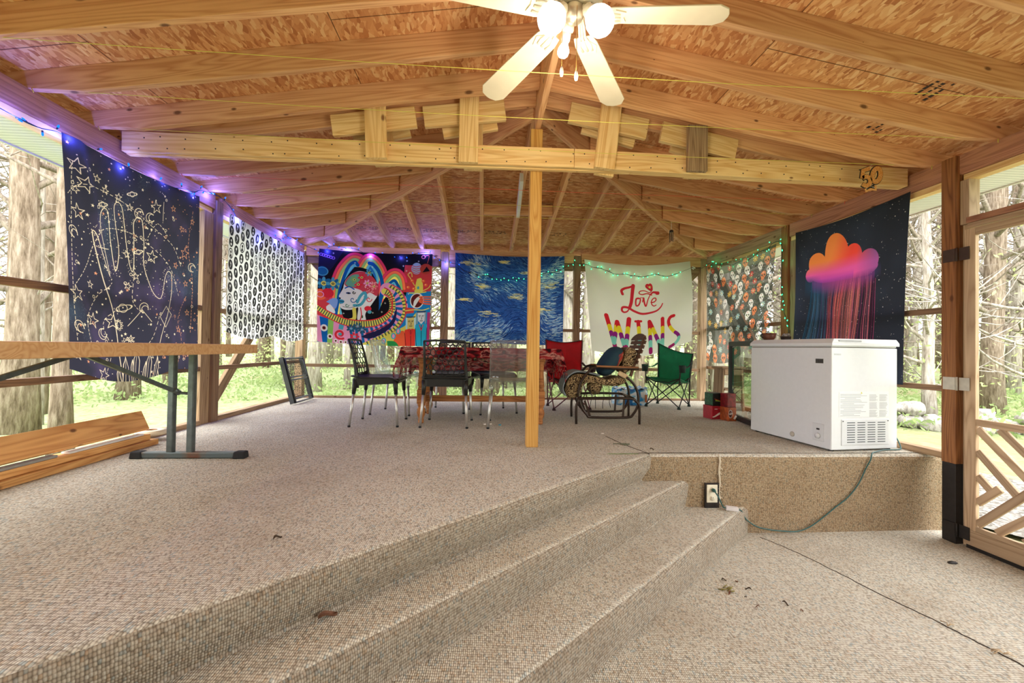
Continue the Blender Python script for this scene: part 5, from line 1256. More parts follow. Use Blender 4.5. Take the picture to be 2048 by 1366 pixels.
def letter(strokes, w):
    for pts in strokes:
        q = cm(pts, 6) if len(pts) > 2 else pts; q = [tuple(np.array(q[0]) + (np.array(q[1]) - np.array(q[0])) * t) for t in [i / 30 for i in range(31)]] if len(q) == 2 else q
        for (x0, y0), (x1, y1) in zip(q, q[1:]):
            y = (y0 + y1) / 2; tilt = 0
            c = (206, 38, 52) if y < 900 else (226, 204, 48) if y < 978 else (138, 38, 130) if y < 1040 else (124, 196, 188) if y < 1115 else (150, 34, 100)
            cv.line([(x0, y0), (x1, y1)], w * s_, c)
letter([[(437, 782), (548, 1150)], [(566, 840), (530, 1090)], [(566, 840), (678, 1160)], [(702, 790), (676, 1150)]], 54)
letter([[(778, 808), (848, 805)]], 26); letter([[(812, 812), (845, 1060), (855, 1130)]], 46)
letter([[(950, 812), (985, 1155)], [(958, 822), (1130, 1150)], [(1118, 790), (1128, 1140)]], 48)
letter([[(1262, 775), (1220, 785), (1196, 830), (1212, 890), (1262, 955), (1322, 1010), (1330, 1060), (1290, 1105), (1222, 1132)]], 40)
A_LOVE = cv.a

# --- skulls and flowers
cv = Cv(640, 620, (66, 72, 66)); nz = vnoise(640, 620, 6, 5, 3); cv.a += (nz - .5)[..., None] * .16; R = random.Random(31); used = []
for i in range(900):
    x, y = R.uniform(.02, .98), R.uniform(.02, .98)
    if any((x - a) ** 2 + (y - b) ** 2 < .0062 for a, b in used): continue
    used.append((x, y)); k = R.random(); rot = R.uniform(-.5, .5)
    if k < .56:
        col = (212, 206, 200) if R.random() < .62 else (206, 116, 72); sc = R.uniform(.85, 1.15)
        cv.ell((x, y), 21 * sc, 25 * sc, col, rot); cv.ell((x - .5 * math.sin(rot) * .04, y + .038), 13 * sc, 13 * sc, col)
        for e in (-1, 1): cv.ell((x + e * .0135, y + .004), 5.4 * sc, 6.4 * sc, (44, 38, 36))
        cv.ell((x, y + .022), 2.4, 3.6, (44, 38, 36)); [cv.line([(x + j * .006, y + .042), (x + j * .006, y + .056)], 1.4, (90, 80, 76)) for j in (-2, -1, 0, 1, 2)]
        cv.star((x, y - .022), 5, (190, 90, 80) if col[0] > 208 else (236, 210, 180), 6)
    else:
        col = R.choice(((186, 60, 54), (196, 150, 66), (150, 176, 170), (206, 110, 80)))
        for j in range(7): cv.ell((x + .02 * math.cos(j * .9), y + .02 * math.sin(j * .9)), 8, 4.5, col, j * .9)
        cv.ell((x, y), 4, 4, (230, 210, 150))
for i in range(170): cv.ell((R.random(), R.random()), 4, 2.4, R.choice(((150, 170, 150), (186, 186, 170), (110, 150, 150))), R.uniform(0, 3))
A_SKUL = cv.a

# --- cloud with coloured rain
tf = quad_tf((80, 410), (1050, 60), (965, 1690), (70, 1640)); W_, H_ = 620, 780
cv = Cv(W_, H_, (40, 42, 50), tf); nz = vnoise(W_, H_, 3, 14, 3); cv.a += (np.clip(nz - .45, 0, 1) * .5)[..., None] * c3(40, 60, 90)
R = random.Random(13)
for i in range(420):
    q = (R.random(), R.random()); r = R.choice((.8, 1, 1.2, 1.6, 2.2)); cv.tf, t_ = None, cv.tf; cv.ell(q, r, r, (214, 204, 198), al=R.uniform(.4, 1)); cv.tf = t_
u = lambda q: tuple(tf(*q))
cv.tf = None
for i in range(150):
    x0 = .17 + .62 * i / 150 + R.uniform(-.004, .004); y0 = R.uniform(.32, .42); sw = -.06 * (1 - i / 150) - .01; t = i / 150
    pc = [(46, 84, 112), (66, 104, 132), (60, 60, 90), (150, 70, 90), (214, 86, 84), (222, 120, 104), (200, 100, 110), (120, 50, 80), (70, 44, 74), (160, 60, 100)]
    lo = min(9, max(0, int(t * 8.5 + R.uniform(-1.2, 1.2)))); col = pc[lo]
    if R.random() < .25: col = tuple(int(c * .4) for c in col)
    y1 = R.uniform(.78, 1.0); cv.line([(x0 + sw * (s ** 1.6), y0 + (y1 - y0) * s) for s in [k / 10 for k in range(11)]], R.uniform(1.2, 4.2), col, al=R.uniform(.45, .95))
cv.ell((.30, .385), 120, 62, (40, 66, 92), 0, al=.8, soft=60); cv.ell((.72, .365), 60, 34, (70, 60, 110), 0, al=.5, soft=30)
cv.ell((.48, .37), 180, 46, (150, 60, 140), al=.75, soft=60); cv.ell((.52, .40), 130, 50, (170, 70, 110), al=.4, soft=70)
# cloud body: union of discs, tinted by position
X, Y = np.meshgrid((np.arange(W_) + .5) / W_, (np.arange(H_) + .5) / H_); body = np.zeros((H_, W_), bool)
for (x, y), rx, ry in (((.43, .285), .115, .135), ((.245, .335), .085, .085), ((.585, .335), .085, .09), ((.72, .375), .085, .07), ((.165, .40), .055, .045), ((.42, .40), .26, .065), ((.60, .41), .20, .06)):
    body |= ((X - x) / rx) ** 2 + ((Y - y + .075) / ry) ** 2 < 1
body &= Y < .385
Y = Y + .075
fade = np.clip((.475 - Y - .03 * (X - .4)) / .045, 0, 1) * body
warm = c3(226, 128, 66) * np.ones((H_, W_, 1), np.float32); t1 = np.clip((X - .36) / .2 + (Y - .30) / .3, 0, 1)[..., None]; t2 = np.clip((Y - .305) / .085 + (X - .5) * .5, 0, 1)[..., None]; t3 = np.clip((X - .62) / .16, 0, 1)[..., None]; t4 = np.clip((Y - .40) / .06, 0, 1)[..., None]
cc = warm + (c3(222, 70, 56) - warm) * t1; cc = cc + (c3(214, 84, 150) - cc) * t2; cc = cc + (c3(120, 80, 140) - cc) * t3 * (1 - t2 * .4); cc = cc + (c3(168, 62, 160) - cc) * t4 * (X < .6)[..., None]
cc = cc + (c3(60, 66, 96) - cc) * np.clip((.30 - X) / .12, 0, 1)[..., None] * t4
cv.a += (cc - cv.a) * fade[..., None]
A_RAIN = cv.a

# ------------------------------------------------------------------ hang them
def hang(label, TL, TR, BR, BL, mat_, nrm, folds, edge=None, n=(56, 56)):
    TL, TR, BR, BL = map(V, (TL, TR, BR, BL)); nrm = V(nrm)
    def fn(u, v):
        p = TL * (1 - u) * (1 - v) + TR * u * (1 - v) + BR * u * v + BL * (1 - u) * v
        if edge: p = p + V(edge(u, v))
        return p + nrm * (folds(u, v) + .012)
    b = MB(); b.grid(fn, *n); o = b.build('tapestry', mat_)
    return tag(o, label, 'tapestry', 'cloth tapestries hung on the porch walls')
def drape(u, v, k=1.0):
    """soft folds running from the pinned corners"""
    a = math.atan2(v + .02, u + .02); c = math.atan2(v + .02, 1.02 - u); r = math.hypot(u, v); r2 = math.hypot(1 - u, v)
    return k * (.012 * math.sin(9 * a) * min(1, r * 1.6) * math.exp(-1.6 * r * abs(a - 1.1)) + .012 * math.sin(8 * c + 1) * min(1, r2 * 1.6) * math.exp(-1.3 * r2)) + .012 * k
hang('dark night-sky tapestry with a line-drawn hand, moons and stars', (XL + .015, 2.535, 1.905), (XL + .015, 3.70, 1.955), (XL + .015, 3.715, .50), (XL + .015, 2.575, .56), cloth_mat('night_hand_cloth', A_HAND, .44), (1, 0, 0),
     lambda u, v: .012 + .045 * v * abs(math.sin(1.2 + 5.5 * u)) * (1 - .55 * u) + .02 * math.exp(-((u - .07 - .33 * v) / .035) ** 2) + drape(u, v, 1.2) + .03 * max(0, .18 - u) / .18 * math.sin(PI * v), lambda u, v: (0, -.02 * math.sin(PI * v) * (1 - u), -.03 * math.sin(PI * u) * (1 - v) - .085 * v * math.sin(PI * min(1, u * 1.35))))
hang('white tapestry covered in rows of black cameo ovals', (XL + .015, 4.125, 1.95), (XL + .015, 5.79, 1.945), (XL + .015, 5.80, .81), (XL + .015, 4.105, .83), cloth_mat('cameo_cloth', A_CAM, .40), (1, 0, 0),
     lambda u, v: .012 + drape(u, v, .8) + .012 * math.sin(13 * u) * v, lambda u, v: (0, 0, -.02 * math.sin(PI * u) * (1 - v) - v * .055 * abs(math.sin(2 * PI * u * .95))))
hang('multicoloured tapestry of a painted face under a rainbow jester hat', (-2.262, YB - .015, 2.03), (-.735, YB - .015, 2.00), (-.765, YB - .015, .726), (-2.26, YB - .015, .765), cloth_mat('carnival_cloth', A_CARN, .38), (0, -1, 0),
     lambda u, v: .012 + drape(u, v, .6), lambda u, v: (-.012 * math.sin(PI * v) * (1 - u), 0, -.025 * math.sin(PI * u) * (1 - v) - .02 * v * math.sin(PI * u)))
hang('blue and white brush-stroke tapestry with pale yellow dabs', (-.424, YB - .015, 2.03), (1.106, YB - .015, 2.028), (1.097, YB - .015, .767), (-.41, YB - .015, .806), cloth_mat('blue_brush_cloth', A_BLUE, .38), (0, -1, 0),
     lambda u, v: .012 + drape(u, v, .6), lambda u, v: (0, 0, -.03 * math.sin(PI * u) * (1 - v) - .01 * v * math.sin(PI * u)))
hang('white banner reading Love WINS in red script and rainbow capitals', (1.387, YB - .015, 1.99), (2.926, YB - .015, 2.008), (2.965, YB - .015, .86), (1.51, YB - .015, .70), cloth_mat('white_banner_cloth', A_LOVE, .42), (0, -1, 0),
     lambda u, v: .012 + drape(u, v, 1.6) + .02 * v * math.sin(5 * u), lambda u, v: (.03 * math.sin(PI * v) * u, 0, -.075 * math.sin(PI * u) * (1 - v) ** 2 - .145 * v * math.sin(PI * u) ** 1.2))
hang('dark thin tapestry printed with white and orange skulls and flowers', (XR - .015, 5.82, 1.955), (XR - .015, 4.37, 1.90), (XR - .015, 4.47, .80), (XR - .015, 5.78, .60), cloth_mat('skull_cloth', A_SKUL, .55, .20), (-1, 0, 0),
     lambda u, v: .012 + drape(u, v, 1.0), lambda u, v: (0, .03 * math.sin(PI * v) * (u - .5), -.05 * math.sin(PI * u) * (1 - v) - .1 * v * math.sin(PI * min(1, u * 1.5))))
hang('black starry tapestry with an orange and pink cloud raining colour', (XR - .015, 4.075, 1.94), (XR - .015, 2.934, 1.94), (XR - .012, 2.99, .49), (XR - .015, 4.09, .52), cloth_mat('rain_cloud_cloth', A_RAIN, .28), (-1, 0, 0),
     lambda u, v: .010 + (1 - .9 * u ** 4) * (drape(u, v, 1.5) + .035 * v * abs(math.sin(.5 + 7 * u)) * (1.1 - .7 * u) + .022 * math.exp(-((u - .98 + .42 * v) / .05) ** 2) * v), lambda u, v: (0, .03 * math.sin(PI * v) * (u - .6), -.035 * math.sin(PI * u) * (1 - v)))
# ------------------------------------------------------------------ string lights
B1 = [(2.34,1.87),(2.37,1.88),(2.46,1.86),(2.54,1.93),(2.59,1.9),(2.66,1.89),(2.8,1.93),(2.81,1.88),(2.93,1.88),(3.02,1.92),(3.13,1.86),(3.2,1.87),(3.3,1.94),(3.34,1.89),(3.42,1.9),(3.52,1.98),(3.63,1.96),(3.67,1.97),(3.75,2.05),(3.78,2.02),(3.88,2.05)]
B2 = [(3.93,2.06),(4.08,2.07),(4.2,2.01),(4.26,1.94),(4.37,1.91),(4.47,1.87),(4.62,1.91),(4.66,1.85),(4.74,1.92),(4.8,1.86),(4.92,1.88),(5.02,1.92),(5.04,1.98),(5.17,1.96),(5.23,1.99),(5.25,2.07),(5.29,2.05),(5.35,2.04),(5.41,2.04),(5.59,2.07),(5.74,2.05)]
B3 = [(-2.32,2.02),(-2.27,1.98),(-2.17,2.01),(-2.13,2.06),(-2.07,2.09),(-2.0,2.06),(-1.92,2.05),(-1.83,2.05),(-1.74,2.04),(-1.66,1.97),(-1.59,1.97),(-1.51,1.99),(-1.41,1.99),(-1.26,1.95),(-1.18,1.95),(-1.09,1.95),(-1.01,2.0),(-.93,2.01),(-.84,2.02),(-.77,2.03),(-.71,1.96),(-.64,1.93),(-.56,1.9),(-.48,1.89),(-.38,1.87)]
G1 = [(-.09,1.70),(-.01,1.73),(.03,1.73),(.09,1.68),(.15,1.68),(.21,1.67),(.26,1.68),(.32,1.67),(.38,1.69),(.43,1.67),(.47,1.69),(.54,1.69),(.63,1.7),(.77,1.74),(.79,1.77),(.87,1.79),(.93,1.77),(.99,1.81),(1.05,1.81),(1.09,1.87),(1.16,1.89),(1.22,1.91),(1.25,1.96),(1.32,1.91),(1.38,1.91),(1.45,1.93),(1.49,1.86),(1.57,1.88),(1.63,1.88),(1.69,1.82),(1.75,1.85),(1.8,1.78),(1.87,1.78),(1.95,1.8),(2.0,1.8),(2.06,1.76),(2.11,1.79),(2.17,1.75),(2.24,1.76),(2.3,1.77),(2.36,1.8),(2.41,1.8),(2.46,1.81),(2.53,1.77),(2.59,1.77),(2.66,1.8),(2.72,1.81),(2.77,1.84)]
G3 = [(5.8,1.95),(5.67,1.97),(5.64,1.96),(5.67,1.91),(5.57,1.92),(5.51,1.88),(5.43,1.89),(5.45,1.86),(5.29,1.88),(5.24,1.83),(5.16,1.81),(5.1,1.87),(5.02,1.81),(4.99,1.86),(4.87,1.84),(4.86,1.82),(4.76,1.86),(4.69,1.85),(4.67,1.9),(4.53,1.86),(4.49,1.87),(4.47,1.94),(4.31,1.93),(4.3,1.88),(4.28,1.8),(4.27,1.69),(4.31,1.52),(4.28,1.42),(4.27,1.34),(4.26,1.27),(4.25,1.22),(4.26,1.17),(4.23,1.09),(4.20,1.05),(4.19,.99),(4.17,.90)]
M_WIRE = plain('dark_green_wire', S(24, 40, 34), .5)
M_BLUE = emis('blue_glow', (.004, .085, 1.0, 1), 3.0, False); M_GRN = emis('green_glow', (.06, 1.0, .36, 1), 2.2, False)
def string(label, pts, m, col, power, every, nrm):
    t = tag(bpy.data.objects.new('string_lights', None), label, 'string lights', 'light strings along the wall beams'); COL.objects.link(t)
    R = random.Random(len(pts)); pts = [V(p) for p in pts]; o0 = pts[0]; t.location = o0
    mid = []
    for i in range(len(pts)):
        a = pts[max(i - 1, 0)]; c = pts[min(i + 1, len(pts) - 1)]; mid.append((a + pts[i] * 2 + c) / 4)
    b = MB(); b.tube([tuple(V(p) - o0) for p in smoothp([tuple(q) for q in mid], 4)], .0026, 5)
    q = [p - o0 + V((R.uniform(-.004, .004), R.uniform(-.004, .004), R.uniform(-.006, .006))) for p in mid]
    b.tube([tuple(p) for p in smoothp([tuple(x) for x in q], 3)], .0022, 5)
    b.build('cord', M_WIRE, t)
    me = None
    for i, p in enumerate(pts):
        d = (p - mid[i]); d = d if d.length > .004 else V((R.uniform(-1, 1), R.uniform(-1, 1), R.uniform(-1.2, .3)))
        d = (d.normalized() + V(nrm) * .35).normalized()
        if me is None:
            bb = MB(); bb.mi = 1; bb.lathe([(.0045, -.012), (.005, 0)], n=8); bb.mi = 0; bb.lathe([(.004, 0), (.0055, .006), (.0045, .015), (0, .02)], n=8)
            ob = bb.build('bulb', [m, M_WIRE], t); me = ob.data
        else:
            ob = bpy.data.objects.new('bulb', me); COL.objects.link(ob); ob.parent = t
        ob.matrix_local = Matrix.Translation(p - o0) @ d.to_track_quat('Z', 'Y').to_matrix().to_4x4()
        if i % every == every // 2:
            L = bpy.data.lights.new('bulb_light', 'POINT'); L.energy = power; L.color = col; L.shadow_soft_size = .02
            lo = bpy.data.objects.new('bulb_light', L); COL.objects.link(lo); lo.location = p + V(nrm) * .035
    return t
xw = XL + .032
bp_ = [(xw, 1.9, 1.9), (xw, 2.1, 1.89)] + [(xw, y, z) for y, z in B1 + B2] + [(x, YB - .045, z) for x, z in B3]
string('blue string lights running along the beam over the hand tapestry to the blue cloth', bp_, M_BLUE, (.10, .12, 1.0), 3.0, 4, (.45, -.45, -.5))
string('green string lights swagged across the blue cloth and the white banner', [(x, YB - .07, z) for x, z in G1], M_GRN, (.12, 1.0, .42), .06, 3, (0, -.8, -.2))
string('green string lights along the top of the skull tapestry and down its post', [(XR - .05, y, z) for y, z in G3], M_GRN, (.12, 1.0, .35), .09, 3, (-.8, 0, -.2))
plg = thing('plug_pair', 'white plug pair where the light strings meet by the corner post', 'plug', (2.98, YB - .06, 1.92))
b = MB(); b.tube([(-.022, 0, .012), (.022, 0, -.012)], .008, 8); b.build('plug', M_WHITEP, plg); b = MB(); b.tube([(-.03, 0, -.012), (.0, 0, -.025)], .007, 8); b.build('socket', M_WHITEP, plg)
wr = MB(); wr.tube([(2.77, YB - .07, 1.84), (2.87, YB - .065, 1.88), (2.96, YB - .06, 1.92)], .002, 5); wr.tube([(3.0, YB - .06, 1.915), (3.1, YB - .06, 1.91), (3.15, YB - .1, 1.95)], .003, 5); wr.build('wire', M_WIRE, plg, origin=(2.98, YB - .06, 1.92))
pb = thing('plug_pair', 'black end plugs between the blue and the green light strings', 'plug', (-.2, YB - .06, 1.75))
b = MB(); b.tube([(-.045, 0, .015), (.0, 0, .0)], .009, 8); b.tube([(.06, 0, -.01), (.09, 0, -.03)], .009, 8); b.build('plug', M_BLACK, pb)
b = MB(); b.tube([(-.18, 0, .12), (-.11, 0, .03), (-.045, 0, .015)], .0025, 5); b.tube([(0, 0, 0), (.03, 0, -.005), (.06, 0, -.01)], .0025, 5); b.build('wire', M_WIRE, pb)

# taut lines strung across from beam to beam --------------------------
M_YEL = plain('yellow_twine', S(214, 206, 90), .6, var=.02); M_ORL = plain('orange_twine', S(226, 84, 60), .6, var=.02)
for y, m, l in ((2.02, M_YEL, 'yellow twine strung across the room just behind the ceiling fan'), (2.43, M_YEL, 'yellow twine strung across the room, passing in front of the wooden cleats'), (2.82, M_YEL, 'yellow twine across the room carrying the hanging number sign'), (3.55, M_ORL, 'orange twine strung across the room behind the tie beam'), (3.93, M_YEL, 'yellow twine strung across behind the orange one'), (4.29, M_YEL, 'yellow twine strung across nearest the far wall')):
    b = MB(); x0, x1 = XL - .0, XR + .0
    b.tube([(x0 + (x1 - x0) * i / 16, y, 2.083 - .02 * (1 - ((i - 8) / 8) ** 2)) for i in range(17)], .0016, 5)
    for x in (x0, x1):
        b.tube([(x, y, 2.083), (x + (.02 if x < 0 else -.02), y - .02, 2.075), (x + (.045 if x < 0 else -.04), y - .035, 2.045)], .0022, 5)
    tag(b.build('twine', m), l, 'line', 'lines strung from beam to beam')

# number sign on the twine ------------------------------------------------
sg = thing('number_sign', 'hanging glittery gold number 50 sign with a ribbon tail under the twine', 'sign', (2.76, 2.86, 1.98))
def glit():
    k = NT('gold_glitter'); tc = k.n('ShaderNodeTexCoord').outputs['Object']
    v = k.n('ShaderNodeTexVoronoi', {'Vector': tc, 'Scale': 420.0}); c = k.ramp(k.n('ShaderNodeSeparateColor', {0: v.outputs['Color']}).outputs[0], [(0, S(190, 120, 56)), (.5, S(222, 160, 84)), (.85, S(226, 150, 80)), (1, S(255, 236, 180))])
    return k.surf(k.bsdf(c, .4, .25))
M_GLIT = glit()
def ringpts(cx, cz, rx, rz, rot, n=28, a0=0, a1=2 * PI):
    return [(cx + rx * math.cos(a) * math.cos(rot) - rz * math.sin(a) * math.sin(rot), 0, cz + rx * math.cos(a) * math.sin(rot) + rz * math.sin(a) * math.cos(rot)) for a in [a0 + (a1 - a0) * i / n for i in range(n + 1)]]
five = [(.0, 0, .082), (-.052, 0, .062), (-.058, 0, .005)]; five2 = [(-.056, 0, .008), (-.03, 0, .02), (-.005, 0, .012), (.004, 0, -.012), (-.008, 0, -.038), (-.034, 0, -.046), (-.056, 0, -.034)]
zero = ringpts(.052, .035, .030, .050, -.25)
for m, w, y, nm in ((M_BLACK, .044, .0, 'backing'), (M_GLIT, .033, -.004, 'number')):
    b = MB(); sh = lambda q: [(x, y, z) for x, _, z in q]
    ribbon(b, sh(five), w * .9, (0, -1, 0), .004); ribbon(b, sh(smoothp(five2, 3)), w * .9, (0, -1, 0), .004); ribbon(b, sh(zero), w, (0, -1, 0), .004); b.build(nm, m, sg)
b = MB(); ribbon(b, [(-.03, -.001, -.055), (-.026, -.001, -.085), (.01, -.001, -.068), (.05, -.001, -.072), (.046, -.001, -.04)], .016, (0, -1, 0), .003); b.build('ribbon_tail', plain('gold_card', S(220, 160, 92), .5), sg)
b = MB(); b.prism([(-.03, .002, -.05), (-.02, .002, -.08), (.01, .002, -.062), (.045, .002, -.066), (.046, .002, -.03)], (0, .001, 0)); b.build('dark_card', M_BLACK, sg)
b = MB()
for x, z in ((-.02, -.062), (-.006, -.05), (.012, -.046), (.026, -.052), (.036, -.055)): b.lathe([(.003, 0), (.003, .002), (0, .002)], (x, -.003, z), Matrix.Rotation(PI / 2, 3, 'X'), 8)
b.build('dots', M_INKW, sg)
b = MB(); b.tube([(.0, 0, .085), (.004, -.02, .104)], .001, 4); b.build('thread', M_INKW, sg)
# little wind chime on the far twine
ch = thing('wind_chime', 'small dark wind chime hanging from the far yellow twine', 'wind chime', (1.93, 4.27, 2.07))
b = MB(); b.tube([(0, 0, .0), (0, 0, -.10)], .002, 5); b.build('string', M_INKW, ch); b = MB(); b.lathe([(0, -.085), (.02, -.095), (.022, -.11), (.004, -.112)], n=12); b.build('cap', M_BRONZE, ch)
for i in range(6):
    a = i * 1.05; b = MB(); b.tube([(.017 * math.cos(a), .017 * math.sin(a), -.11), (.018 * math.cos(a), .018 * math.sin(a), -.19 - .012 * (i % 3))], .0042, 6); b.build('rod', plain('dull_rod', S(96, 84, 74), .4, .6), ch)
# rope end by the white stub
b = MB(); b.tube([(.42 + .012 * math.cos(i * 1.1), 3.62 + .01 * math.sin(i * 1.1), 2.27 - .012 * i) for i in range(14)], .006, 6)
tag(b.build('rope', plain('jute_rope', S(176, 142, 92), .9)), 'short frayed rope end hanging beside the white painted stub', 'rope')

# ------------------------------------------------------------------ ceiling fan
FX, FY, FZ = .375, 1.85, 2.26
fan = thing('ceiling_fan', 'cream ceiling fan with five blades and a lamp cluster, hanging from the ridge', 'ceiling fan', (FX, FY, FZ))
M_FANB = plain('cream_blade', S(216, 204, 178), .5, var=.04, scale=8)
M_BRUSH = plain('brushed_nickel', S(176, 164, 140), .35, .7)
b = MB(); b.lathe([(.02, .078), (.09, .074), (.125, .058), (.13, .03), (.11, .008), (.07, -.002), (.0, -.004)][::-1], n=32); b.build('motor', M_CREAM, fan)
b = MB(); b.lathe([(.0, -.075), (.018, -.073), (.036, -.064), (.046, -.045), (.046, -.015), (.04, -.004), (0, 0)], n=28); b.build('light_kit', M_BRUSH, fan)
for a in (-14, 56, 125, 200, 272):
    a = math.radians(a); ca, sa = math.cos(a), math.sin(a); Rz = Matrix.Rotation(a, 3, 'Z') @ Matrix.Rotation(math.radians(7), 3, 'Y') @ Matrix.Rotation(math.radians(10), 3, 'X')
    ol = [(.135, -.046), (.18, -.058), (.40, -.066), (.61, -.072), (.65, -.045), (.66, -.01), (.66, .01), (.65, .045), (.61, .072), (.40, .066), (.18, .058), (.135, .046)]
    b = MB(); b.prism([Rz @ V((x, y, -.040)) for x, y in ol], Rz @ V((0, 0, .007))); bo = b.build('blade', M_FANB, fan, bevel=.002)
    b = MB()
    b.prism([Rz @ V((x, y, -.046)) for x, y in [(.15, -.016), (.19, -.052), (.235, -.035), (.225, 0), (.235, .035), (.19, .052), (.15, .016)]], Rz @ V((0, 0, .006)))
    for y in (-.024, 0, .024): b.tube([Rz @ V((.07, y * .4, .006)), Rz @ V((.105, y * .5, -.012)), Rz @ V((.135, y * .6, -.044)), Rz @ V((.18, y * 1.2, -.049)), Rz @ V((.212, y, -.048))], .006, 6)
    b.build('blade_arm', M_CREAM, bo)
M_SHADE = emis('lit_frosted_glass', (1.0, .94, .84, 1), 2.2); M_BULB = emis('lit_bulb', (1.0, .93, .80, 1), 8.0)
def lamp_arm(a, shade, drop=0.0):
    a = math.radians(a); d = V((math.cos(a), math.sin(a), 0)); down = (d * .62 + V((0, 0, -.78))).normalized()
    p0 = d * .035 + V((0, 0, -.03)); p1 = d * .06 + V((0, 0, -.03)); R_ = down.to_track_quat('Z', 'Y').to_matrix()
    b = MB(); b.tube([p0, (p0 + p1) / 2 + V((0, 0, .008)), p1], .016, 10); b.lathe([(.018, -.005), (.027, .0), (.030, .025), (.026, .035)], p1, R_, 20); ar = b.build('lamp_arm', M_CREAM, fan)
    if shade:
        b = MB(); b.lathe([(.026, .028), (.044, .045), (.058, .07), (.062, .095), (.055, .125), (.038, .146), (.02, .152), (0, .153)], p1, R_, 24); b.build('lamp_shade', M_SHADE, fan)
    else:
        b = MB(); b.lathe([(.021, .03), (.021, .066), (.017, .075)], p1, R_, 16); b.build('socket', M_WHITEP, fan)
        b = MB(); b.lathe([(.013, .074), (.018, .085), (.026, .10), (.028, .112), (.024, .128), (.013, .138), (0, .14)], p1, R_, 18); b.build('bulb', M_BULB, fan)
    return fan.location + p1 + down * .12
lamps = [lamp_arm(205, True), lamp_arm(-28, True), lamp_arm(100, False)]
for x, y, z0, z1 in ((-.06, -.05, -.05, -.31), (.003, -.055, -.04, -.328)):
    b = MB(); b.tube([(x, y, z0), (x, y, z1)], .0016, 5); pc = b.build('pull_chain', M_BRASS, fan)
    b = MB(); b.lathe([(0, -.045), (.006, -.042), (.009, -.026), (.006, -.008), (.002, 0)][::-1], (x, y, z1), n=12); b.build('chain_knob', M_WHITEP, pc)

# ------------------------------------------------------------------ outlet, cord, litter on the carpet
ol_ = thing('wall_outlet', 'dirty white power outlet in the carpeted face beside the steps', 'outlet', (1.588, YE - .014, -.275))
b = MB(); b.box((0, .0, -.005), (.10, .012, .175)); b.build('dark_recess', plain('grimy_recess', S(44, 34, 28), .9, var=.3), ol_)
b = MB(); b.box((-.002, -.008, .012), (.076, .008, .122)); pl = b.build('cover_plate', plain('yellowed_plate', S(226, 216, 192), .45, var=.06), ol_, bevel=.003)
b = MB()
for z in (.04, -.018): b.lathe([(.017, 0), (.017, .002), (0, .002)], (-.002, -.012, z), Matrix.Rotation(PI / 2, 3, 'X'), 16)
b.build('socket_face', plain('socket_cream', S(214, 204, 180), .5), pl)
b = MB()
for z in (.04, -.018):
    for x in (-.008, .004): b.box((x, -.0145, z + .004), (.002, .001, .008))
b.build('slots', M_BLACK, pl)
M_CORD = plain('teal_green_cord', S(40, 86, 82), .45, var=.08)
cord = [(1.588, YE - .045, -.235), (1.598, YE - .075, -.262), (1.618, YE - .08, -.305), (1.64, YE - .07, -.338), (1.665, YE - .062, -.347)]
cord2 = [(1.735, YE - .078, -.35), (1.775, YE - .06, -.37), (1.815, YE - .045, -.43), (1.90, YE - .035, -.487), (2.0, YE - .03, -.512), (2.1, YE - .028, -.524), (2.2, YE - .028, -.527), (2.29, YE - .025, -.50), (2.38, YE - .022, -.445), (2.48, YE - .02, -.37), (2.58, YE - .02, -.295), (2.66, YE - .02, -.20), (2.71, YE - .02, -.10), (2.745, YE - .025, -.03), (2.78, YE - .0, .008), (2.86, 2.90, .008), (2.98, 2.955, .008), (3.11, 2.97, .008), (3.155, 3.0, .02), (3.16, 3.03, .07), (3.15, 3.06, .13)]
ec = thing('extension_cord', 'thin green extension cord running from the outlet over the deck edge to the freezer', 'cord', (1.588, YE - .03, -.235))
b = MB(); b.tube(smoothp(cord, 4), .0045, 8); b.tube(smoothp(cord2, 4), .0045, 8); b.build('cable', M_CORD, ec, origin=(1.588, YE - .03, -.235))
b = MB(); b.lathe([(.012, 0), (.013, .012), (.008, .024), (.005, .032)], (0, .0, 0), Matrix.Rotation(PI / 2, 3, 'X'), 12); b.build('plug', M_CORD, ec)
b = MB(); b.bar((.072, -.03, -.111), (.15, -.05, -.115), .034, .026); b.build('connector_block', plain('white_connector', S(216, 208, 206), .5), ec, bevel=.004)
# frayed seam on the deck face and the seam across the carpet
b = MB(); R = random.Random(3)
b.tube([(1.643 + .004 * math.sin(i * 1.7), YE - .012, -.01 - .036 * i) for i in range(10)], .007, 6)
for i in range(26):
    z = -.01 - R.random() * .33; b.tube([(1.643, YE - .012, z), (1.643 + R.uniform(-.02, .02), YE - .02, z - R.uniform(0, .03))], .0018, 4)
o = b.build('trim_15', plain('frayed_yarn', S(206, 192, 168), .95)); o['kind'] = ST
b = MB(); pts = [(1.90, 2.78), (2.0, 2.55), (2.06, 2.3), (2.1, 2.1), (2.16, 1.9), (2.19, 1.75), (2.22, 1.6), (2.24, 1.5), (2.27, 1.35), (2.33, 1.1)]
q = smoothp(pts, 8); b.tube([(x + R.uniform(-.004, .004), y, -.545) for x, y in q], [.0026 + .0022 * (i / len(q)) for i in range(len(q))], 4)
o = b.build('trim_16', plain('dark_seam', S(70, 60, 52), .95)); o['kind'] = ST
b = MB(); q = smoothp([(1.02, 3.45), (1.06, 3.2), (1.10, 3.05), (1.145, 2.9), (1.15, 2.85)], 6); b.tube([(x + R.uniform(-.004, .004), y, .0005) for x, y in q], .003, 4)
o = b.build('trim_17', plain('dark_seam_b', S(84, 72, 60), .95)); o['kind'] = ST
